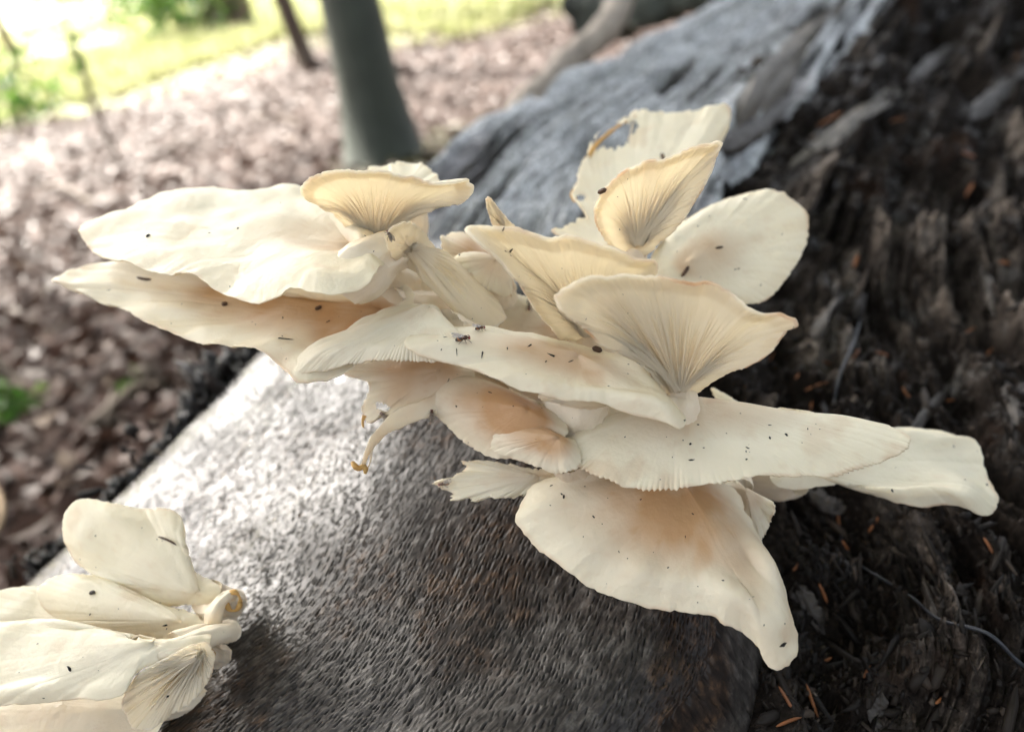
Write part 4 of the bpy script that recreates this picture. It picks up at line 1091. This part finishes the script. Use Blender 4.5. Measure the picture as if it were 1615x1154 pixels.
bp = [(600, 440, .200), (660, 480, .207), (730, 510, .212), (800, 540, .212), (870, 590, .208), (920, 650, .204), (960, 710, .201), (1010, 740, .200), (1080, 720, .206), (1150, 730, .214)]
P = spline([W(*p) for p in bp], 90)
V, F = tube(P, .0105 * (.45 + .55 * np.sin(np.linspace(.15, np.pi - .1, 90)) ** .5), 60, ridge=lambda u, a: 1 + .35 * fbm(np.stack([np.cos(a) * 1.5, np.sin(a) * 1.5, a * 0 + u * 14], 1), 4, 5))
t = tag(obj('fused_mushroom_clump', V, F, M_STEM, attrs={'tone': np.clip(.25 + .25 * fbm(V * 120, 3, 6), 0, 1)}), 'lumpy fused base from which the stems of the large cluster grow', 'mushroom')
BVH_LIST.append(bvh_of(V, F))
for r in REPORT: print('MUSH', r)

# ------------------------------------------------------------------ small things on the caps
def place(px, py, trees=None):
    return hit(trees or BVH_LIST, px, py)

def ellipsoid(c, ax, radii, nu=12, nv=16):
    th = np.linspace(0.02, np.pi - .02, nu); ph = np.linspace(0, 2 * np.pi, nv, endpoint=False)
    T, Pp = np.meshgrid(th, ph, indexing='ij')
    loc = np.stack([np.cos(T) * radii[0], np.sin(T) * np.cos(Pp) * radii[1], np.sin(T) * np.sin(Pp) * radii[2]], -1)
    V = c + loc @ ax
    F = grid_faces(nu, nv, wrap_v=True).tolist() + [list(range(nv))[::-1], [(nu - 1) * nv + k for k in range(nv)]]
    return V.reshape(-1, 3), F

M_THORAX = simple('brown_fly_thorax', (.07, .03, .016), .4, .5, .3, 900)
M_EYE = simple('red_fly_eye', (.22, .02, .012), .3, .5, .2, 900)
M_LEG = simple('tan_fly_leg', (.16, .10, .06), .5, .4, .2, 900)
def band_mat():
    m, nt, N, L, bs = mat('banded_fly_abdomen')
    at = N.new('ShaderNodeAttribute'); at.attribute_name = 'tone'
    r = ramp(N, L, at.outputs['Fac'], [(.4, (.30, .13, .05)), (.55, (.02, .012, .01))])
    L.new(r.outputs[0], bs.inputs['Base Color']); bs.inputs['Roughness'].default_value = .35
    return m
M_ABD = band_mat()
def wing_mat():
    m, nt, N, L, bs = mat('clear_fly_wing')
    n_ = noise_node(N, L, 900, 2); r = ramp(N, L, n_.outputs[0], [(.3, (.25, .2, .16)), (.7, (.5, .45, .4))])
    L.new(r.outputs[0], bs.inputs['Base Color']); bs.inputs['Roughness'].default_value = .2
    bs.inputs['Transmission Weight'].default_value = .55; bs.inputs['Alpha'].default_value = .6
    return m
M_WING = wing_mat()
def fly(px, py, heading, label, length=.0034, trees=None):
    """heading: direction in degrees on the photograph, 0 = right, 90 = up"""
    p, nn = place(px, py, trees)
    if p is None: return
    q = place(px + 6 * math.cos(R(heading)), py - 6 * math.sin(R(heading)), trees)[0]
    f = (q - p) if q is not None else np.array((1., 0, 0))
    up = unit(nn * .5 + np.array((0, -.3, .8))); f = unit(f - up * np.dot(f, up)); s = np.cross(up, f)
    ax = np.stack([f, s, up]); L_ = length
    t = empty('fruit_fly', p); tag(t, label, 'fly', 'fruit flies on the mushrooms')
    c = p + up * L_ * .30
    V, F = ellipsoid(c + f * L_ * .10, ax, (L_ * .2, L_ * .15, L_ * .17)); obj('thorax', V, F, M_THORAX, t)
    ab = np.stack([unit(-f - up * .25), s, unit(up - f * .25)])
    V, F = ellipsoid(c - f * L_ * .24 - up * L_ * .05, ab, (L_ * .30, L_ * .155, L_ * .16))
    k = ((V - c) @ -f) / L_; obj('abdomen', V, F, M_ABD, t, attrs={'tone': .5 + .5 * np.sin(k * 60) * (((V - c) @ up) / L_ > -.12) + (k > .42)})
    V, F = ellipsoid(c + f * L_ * .36 - up * L_ * .06, ax, (L_ * .09, L_ * .12, L_ * .11)); hd = obj('head', V, F, M_THORAX, t)
    for sg in (-1, 1):
        V, F = ellipsoid(c + f * L_ * .38 + s * sg * L_ * .075 - up * L_ * .04, ax, (L_ * .07, L_ * .06, L_ * .085)); obj('eye', V, F, M_EYE, hd)
    for sg in (-1, 1):
        a = np.linspace(0, 2 * np.pi, 16, endpoint=False)
        wl, ww = L_ * .42, L_ * .14
        wc = c + up * L_ * .19 - f * L_ * .36 + s * sg * L_ * .09 + up * L_ * .08
        wd = unit(-f + up * .28 + s * sg * .12); wsd = np.cross(wd, up)
        ring = wc + np.cos(a)[:, None] * wd * wl + np.sin(a)[:, None] * wsd * ww
        V = np.concatenate([ring, ring + up * L_ * .006]); Fw = [list(range(16)), list(range(31, 15, -1))] + [[i, (i + 1) % 16, 16 + (i + 1) % 16, 16 + i] for i in range(16)]
        obj('wing', V, Fw, M_WING, t, smooth=False)
    for sg in (-1, 1):
        for o_, fw in ((.2, .28), (.08, .05), (-.05, -.32)):
            a0 = c + f * L_ * o_ + s * sg * L_ * .1 - up * L_ * .1
            kn = a0 + s * sg * L_ * .2 + f * L_ * fw * .6 + up * L_ * .03
            ft = p + s * sg * L_ * .28 + f * L_ * (o_ + fw) + up * L_ * .02
            V, F = tube(spline([a0, kn, ft], 8), np.linspace(.022, .012, 8) * L_, 6); obj('leg', V, F, M_LEG, t)
    return t
fly(731, 538, 0, 'banded fruit fly standing in the open on the smooth oval mushroom')
fly(758, 520, 5, 'fruit fly at the upper edge of the oval mushroom below the curled gills', .0024)
fly(607, 657, 200, 'reddish fruit fly in the dark gap of the torn mushroom', .003, BVH_LIST + [BVH_BARK])
fly(681, 655, 250, 'fruit fly at the edge of the rounded shell shaped mushroom', .0028, BVH_LIST + [BVH_BARK])
fly(700, 765, 190, 'reddish fruit fly at the tattered cap remnant', .0028, BVH_LIST + [BVH_BARK])
fly(834, 487, 20, 'small fruit fly sitting under the leaning gilled fan', .0026)
fly(614, 372, 100, 'small dark fruit fly on top of the curled mushroom', .0026)

def needle(px, py, ang, length_px, label, mat_=M_NEEDLE, r=.0004, trees=None, group=None, name='dry_needle', cat='needle', stand=.6):
    h, nn = place(px, py, trees)
    if h is None: return
    d = float(-((h - CL) @ CM)[2]); L_ = length_px * d / FPX
    q = W(px + 10 * math.cos(R(ang)), py - 10 * math.sin(R(ang)), d)
    f = q - W(px, py, d); f = unit(f - nn * np.dot(f, nn))
    s = np.cross(nn, f)
    k = np.linspace(-.5, .5, 12)
    P = h + f * (k * L_)[:, None] + nn * (r * stand + .0001) + s * (.05 * L_ * np.sin(k * 3 + px))[:, None]
    V, F = tube(P, r * np.array([.3, .7, .9, 1, 1, 1, 1, 1, 1, .9, .6, .2]), 7)
    t = obj(name, V, F, mat_); tag(t, label, cat, group)
    return t
M_SEED = simple('dark_brown_seed', (.06, .028, .012), .5, .4, .4, 300)
needle(265, 853, -25, 36, 'two toned dry needle stuck on the upright round mushroom petal', M_SEED, .0003)
needle(1080, 428, 52, 20, 'brown seed husk on the flat round pale mushroom', M_SEED, .0005, name='seed_husk', cat='husk')
needle(1134, 391, 25, 14, 'thin black splinter on the flat round pale mushroom', M_SPECK, .0003, name='splinter', cat='splinter')
needle(1045, 249, 92, 16, 'brown seed husk standing on the tall folded fan', M_SEED, .0006, name='seed_husk', cat='husk')
needle(951, 301, 30, 16, 'brown seed husk on the ragged white mushroom', M_SEED, .0006, name='seed_husk', cat='husk')
needle(941, 554, -50, 16, 'dark brown husk on the oval mushroom near the large fan', M_SEED, .0007, name='seed_husk', cat='husk')
needle(355, 481, 30, 9, 'brown crumb in the orange shaded hollow of the long drooping mushroom', M_SEED, .0006, name='crumb', cat='crumb')
needle(503, 487, 25, 11, 'brown crumb on the smooth inner part of the long drooping mushroom', M_SEED, .0005, name='crumb', cat='crumb')
needle(228, 439, 172, 26, 'dark sliver lying where the broad wavy mushroom touches the drooping one', M_SEED, .0004, name='splinter', cat='splinter')
needle(147, 935, 20, 10, 'pale grey crumb on the low tongue shaped mushroom', M_SPLINT, .0005, name='crumb', cat='crumb')

# tiny soil specks: too small and many to count
SP = [(233, 373), (231, 388), (332, 368), (375, 360), (180, 438), (270, 511), (398, 508), (402, 512), (445, 530), (453, 536), (518, 508), (570, 492), (446, 501), (695, 551), (720, 555), (690, 535), (760, 560), (800, 550), (835, 545), (870, 560), (900, 570), (990, 590), (745, 502),
      (1080, 663), (1100, 668), (1078, 695), (1090, 700), (1180, 707), (1177, 711), (1177, 724), (1168, 652), (1213, 670), (1214, 690), (1240, 685), (1275, 676), (1265, 698), (1145, 683), (1110, 706), (1060, 720), (1090, 725), (985, 690), (1050, 690), (870, 767), (886, 778), (889, 783), (922, 767), (958, 785), (1010, 787), (936, 815), (950, 826), (1092, 810), (977, 870), (990, 880), (1030, 870), (1080, 846), (1100, 925), (1053, 895), (1140, 915), (1100, 950), (920, 845), (1205, 985), (1234, 1016), (1238, 983),
      (797, 397), (806, 395), (794, 362), (1119, 341), (1100, 358), (1176, 314), (1067, 397), (1105, 437), (1160, 425), (1165, 423), (1200, 450), (1233, 370), (1555, 765), (1412, 737), (1408, 773), (1505, 705), (725, 402), (714, 378), (862, 570), (830, 590), (775, 620), (810, 640), (720, 640), (707, 600), (150, 845), (223, 831), (248, 850), (256, 852), (187, 960), (143, 970), (260, 985), (262, 990), (70, 1100), (130, 1035), (110, 1055), (30, 1060), (60, 1015), (265, 1097)]
rs = np.random.default_rng(77)
def mush_px():
    while True:
        x, y = rs.uniform(90, 1560), rs.uniform(200, 1110)
        h, nn = place(x, y)
        if h is not None: return h, nn
PP, NN, ZZ = [], [], []
for (x, y) in SP:
    for k in range(1):
        h, nn = place(x + rs.normal(0, .6), y + rs.normal(0, .6))
        if h is not None: PP.append(h); NN.append(nn); ZZ.append(.00014 + rs.gamma(1.6, .0001))
for k in range(70):
    h, nn = mush_px(); PP.append(h); NN.append(nn); ZZ.append(rs.uniform(.00008, .0002))
V, F, A = chunk_cloud(np.array(PP), np.array(NN), np.array(ZZ), rs.gamma(2.5, .5, len(PP)) + .4, rs.random(len(PP)), .1)
o = obj('soil_specks', V, F, M_SPECK, smooth=True, attrs=A)
tag(o, 'tiny black soil specks sprinkled over the mushroom caps', 'specks', kind='stuff')

# dry orange needles on the rotten wood
NEED = [(1240, 1110, -65, 60), (1278, 1105, 78, 50), (1245, 1141, 2, 42), (1295, 935, -70, 34), (1500, 630, 42, 60), (1290, 610, 22, 44), (1275, 645, 30, 60), (1380, 828, 35, 30), (1460, 785, 78, 26), (1325, 815, -80, 36),
        (1525, 245, -3, 30), (1350, 415, 80, 26), (1347, 560, 30, 36), (1520, 525, 22, 40), (1200, 770, -55, 38), (1330, 860, -30, 22), (1255, 895, 60, 18), (1580, 415, 8, 24), (1600, 95, 20, 26), (1420, 190, 5, 34),
        (1310, 190, 15, 40), (1340, 730, 15, 36), (1215, 560, 35, 26), (1300, 570, -20, 30), (1530, 300, 60, 22), (1430, 620, -50, 24), (1260, 590, 60, 24), (1390, 560, 12, 30), (1560, 560, 40, 26), (1480, 1100, 20, 26), (1560, 860, -40, 26), (1370, 1060, 55, 22), (1300, 1040, 15, 24)]
for (x, y, a, l) in NEED:
    needle(x, y, a, l, 'dry orange conifer needle lying on the rotten wood', M_NEEDLE, .00042 if y > 500 else .0008, [BVH_ROT], 'dry needles on the rotten wood', stand=1.2)
